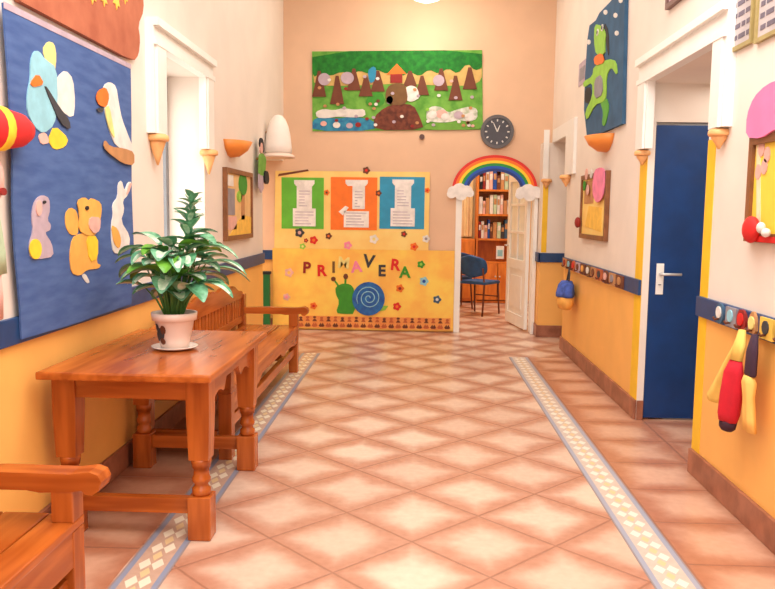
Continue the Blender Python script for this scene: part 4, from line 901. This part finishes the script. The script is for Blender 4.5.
for zz, nm_ in lev.items():
    u = x0+.04; k = 0
    while u < x1-.09:
        w = r4.uniform(.03, .06); hgt = r4.uniform(.20, .31); c = cols[(k*3+int(zz*10)) % 10] if zz != 1.394 else ['snowy', 'rose', 'tan', 'snowy', 'mint'][k % 5]
        t = thing('binder', cw[c]+' binder standing on the '+nm_+' shelf of the bookcase', 'binder', (u+w/2, 12.40, zz), 'binders on the '+nm_+' bookcase shelf')
        MB().box(u, u+w, 12.30, 12.52, zz+.001, zz+hgt, ch=.003).build('cover', P[c], t)
        MB().box(u+.006, u+w-.006, 12.296, 12.30, zz+hgt*.5, zz+hgt*.8).build('spine_label', P['tan'] if k % 3 else P['snowy'], t)
        u += w+.006; k += 1
t = thing('pinned_note', 'white note on the orange cabinet front below the shelves', 'note', (1.30, 12.24, .74))
MB().box(1.24, 1.36, 12.245, 12.255, .70, .90).build('note_sheet', P['white'], t); MB().box(1.26, 1.34, 12.242, 12.245, .74, .84).build('note_print', P['sky'], t)
t = thing('orange_cabinet', 'low orange cabinet front left of the bookcase through the doorway', 'cabinet', (.6, 12.4, 0))
MB().box(.10, .905, 12.25, 12.6, .03, 1.0, ch=.004).build('body', oak, t); MB().box(.14, .86, 12.27, 12.58, .002, .03).build('plinth', P['brown'], t)
for a, b in ((.13, .495), (.51, .875)):
    dd = MB().box(a, b, 12.232, 12.25, .07, .96, ch=.003).build('door', oak, t); MB().ball((b-.04 if b < .5 else a+.04, 12.222, .6), .014, 10).build('knob', steel, dd)
cur = mat('curtain_cream', (250, 226, 176), .8, .03)
mb = MB(); n = 60
q = [(.08+.80*i/n, 12.62-.03*math.sin(i*.95)) for i in range(n+1)]+[(.08+.80*i/n, 12.64-.03*math.sin(i*.95)) for i in range(n, -1, -1)]
for i in range(n): mb.prism([q[i], q[i+1], q[2*n-i], q[2*n+1-i]], lambda u, v, d: (u, v, d), 1.03, 2.6)
tag(mb.build('curtain', cur), 'cream curtain behind the low orange cabinet in the next room', 'curtain')

def chair(loc, rz, label, cushion):
    t = thing('blue_chair', label, 'chair', loc, 'blue chairs in the next room', rz)
    def add(mb, name, m):
        o = mb.build(name, m); o.parent = t; return o
    mb = MB(); mb.box(-.21, .21, -.20, .21, .43, .475, ch=.018); add(mb, 'seat', cushion)
    mb = MB(); rings = []
    for k in range(9):                                  # rounded, slightly dished backrest
        tt = -1+2*k/8; w = .23*math.sqrt(max(.02, 1-abs(tt)**3.2)); zz = .68+.155*tt; y = .215+.03*(tt+1)
        rings.append([(w*math.cos(a), y+.03*math.sin(a)-.05*(w*math.cos(a)/.23)**2, zz) for a in [2*PI*i/18 for i in range(18)]])
    mb.loft(rings); add(mb, 'backrest', cushion)
    for sx in (-1, 1):
        mb = MB(); mb.tube([(sx*.19, -.17, .43), (sx*.20, -.20, .004)], .013, 8); add(mb, 'leg', P['brown'])
        mb = MB(); mb.tube([(sx*.18, .23, .66), (sx*.185, .19, .43), (sx*.20, .25, .004)], .013, 8); add(mb, 'leg', P['brown'])
    mb = MB(); mb.tube([(-.19, -.18, .25), (.19, -.18, .25)], .009, 6); add(mb, 'stretcher', P['brown'])
cush = mat('chair_blue', (34, 84, 140), .6, .12, 10)
chair((.89, 10.9, 0), PI*.80, 'nearer blue chair with rounded back and brown legs seen through the doorway', cush)
chair((.56, 11.6, 0), PI*1.1, 'darker blue chair farther back, half hidden behind the nearer chair', mat('chair_dark_blue', (28, 62, 112), .6, .12, 10))

# ------------------------------------------------------------------ ceiling lamp, its lower rim just touching the top of the view
def lamp(loc, label):
    t = thing('ceiling_lamp', label, 'ceiling lamp', loc, 'ceiling lamps of the corridor')
    x_, y_, z_ = loc
    MB().lathe([(.06, 4.05), (.06, 4.02), (.02, 4.01), (.012, 4.0), (.012, z_+.16), (.05, z_+.15)], x_, y_, 20).build('stem', P['brown'], t)
    MB().lathe([(.001, z_), (.07, z_+.005), (.14, z_+.03), (.18, z_+.075), (.185, z_+.10), (.05, z_+.15), (.001, z_+.152)], x_, y_, 28).build('glass_bowl', glow('lamp_glass', (255, 232, 196), 1.2), t)
    L = bpy.data.lights.new('lamp_light', 'POINT'); L.energy = LAMP_W; L.color = (1, .90, .78); L.shadow_soft_size = .25
    lo = bpy.data.objects.new('lamp_light', L); C.objects.link(lo); lo.location = (x_, y_, z_-.28)
LAMP_W, LAMP_Z = 10, 3.62
lamp((.06, 8.55, LAMP_Z), 'white ceiling lamp bowl just touching the top edge of the photo')

def area(name, loc, rot, sx, sy, w, color):
    L = bpy.data.lights.new(name, 'AREA'); L.shape = 'RECTANGLE'; L.size = sx; L.size_y = sy; L.energy = w; L.color = color
    o = bpy.data.objects.new(name, L); C.objects.link(o); o.location = loc; o.rotation_euler = rot; return o
area('corridor_ceiling_light', (.2, 2.2, 4.03), (0, 0, 0), 2.4, 4.0, 98, (1, .985, .96))
area('corridor_far_light', (0, 7.0, 4.03), (0, 0, 0), 2.0, 3.0, 20, (1, .94, .86))
area('room_light', (.9, 11.0, 4.0), (0, 0, 0), 1.6, 1.6, 50, (1, .95, .88))
area('vestibule_light', (2.1, 4.8, 2.25), (0, 0, 0), .5, .8, 3, (1, .92, .82))
area('side_passage_light', (2.3, 8.5, 4.0), (0, 0, 0), .6, .6, 5, (1, .88, .74))
area('left_passage_light', (-2.4, 8.3, 4.0), (0, 0, 0), .8, .8, 40, (1, .94, .86))
area('front_fill_light', (0, -2.1, 2.4), (PI/2, 0, 0), 2.8, 2.6, 34, (1, .99, .97))  # unseen frontal fill added behind the camera to brighten the corridor

# ------------------------------------------------------------------ world, camera, view
w = bpy.data.worlds.new('World'); bpy.context.scene.world = w; w.use_nodes = True
w.node_tree.nodes['Background'].inputs[0].default_value = (1, .98, .96, 1); w.node_tree.nodes['Background'].inputs[1].default_value = .3
cd = bpy.data.cameras.new('camera'); cam = bpy.data.objects.new('camera', cd); C.objects.link(cam)
cd.sensor_width = 36; cd.lens = 780/775*36; cd.clip_start = .05
R3 = ((.99918674, .03818208, .01296078), (.01687919, -.10415988, -.99441732), (-.03661892, .99382737, -.10471965))
mw = Matrix.Identity(4)
for i in range(3): mw[i][0], mw[i][1], mw[i][2] = R3[0][i], -R3[1][i], -R3[2][i]
mw.translation = (0, 0, 1.4); cam.matrix_world = mw
sc = bpy.context.scene; sc.camera = cam
sc.view_settings.view_transform = 'Standard'; sc.view_settings.look = 'None'; sc.view_settings.gamma = 1; sc.view_settings.use_curve_mapping = False
sc.view_settings.exposure = 0.84
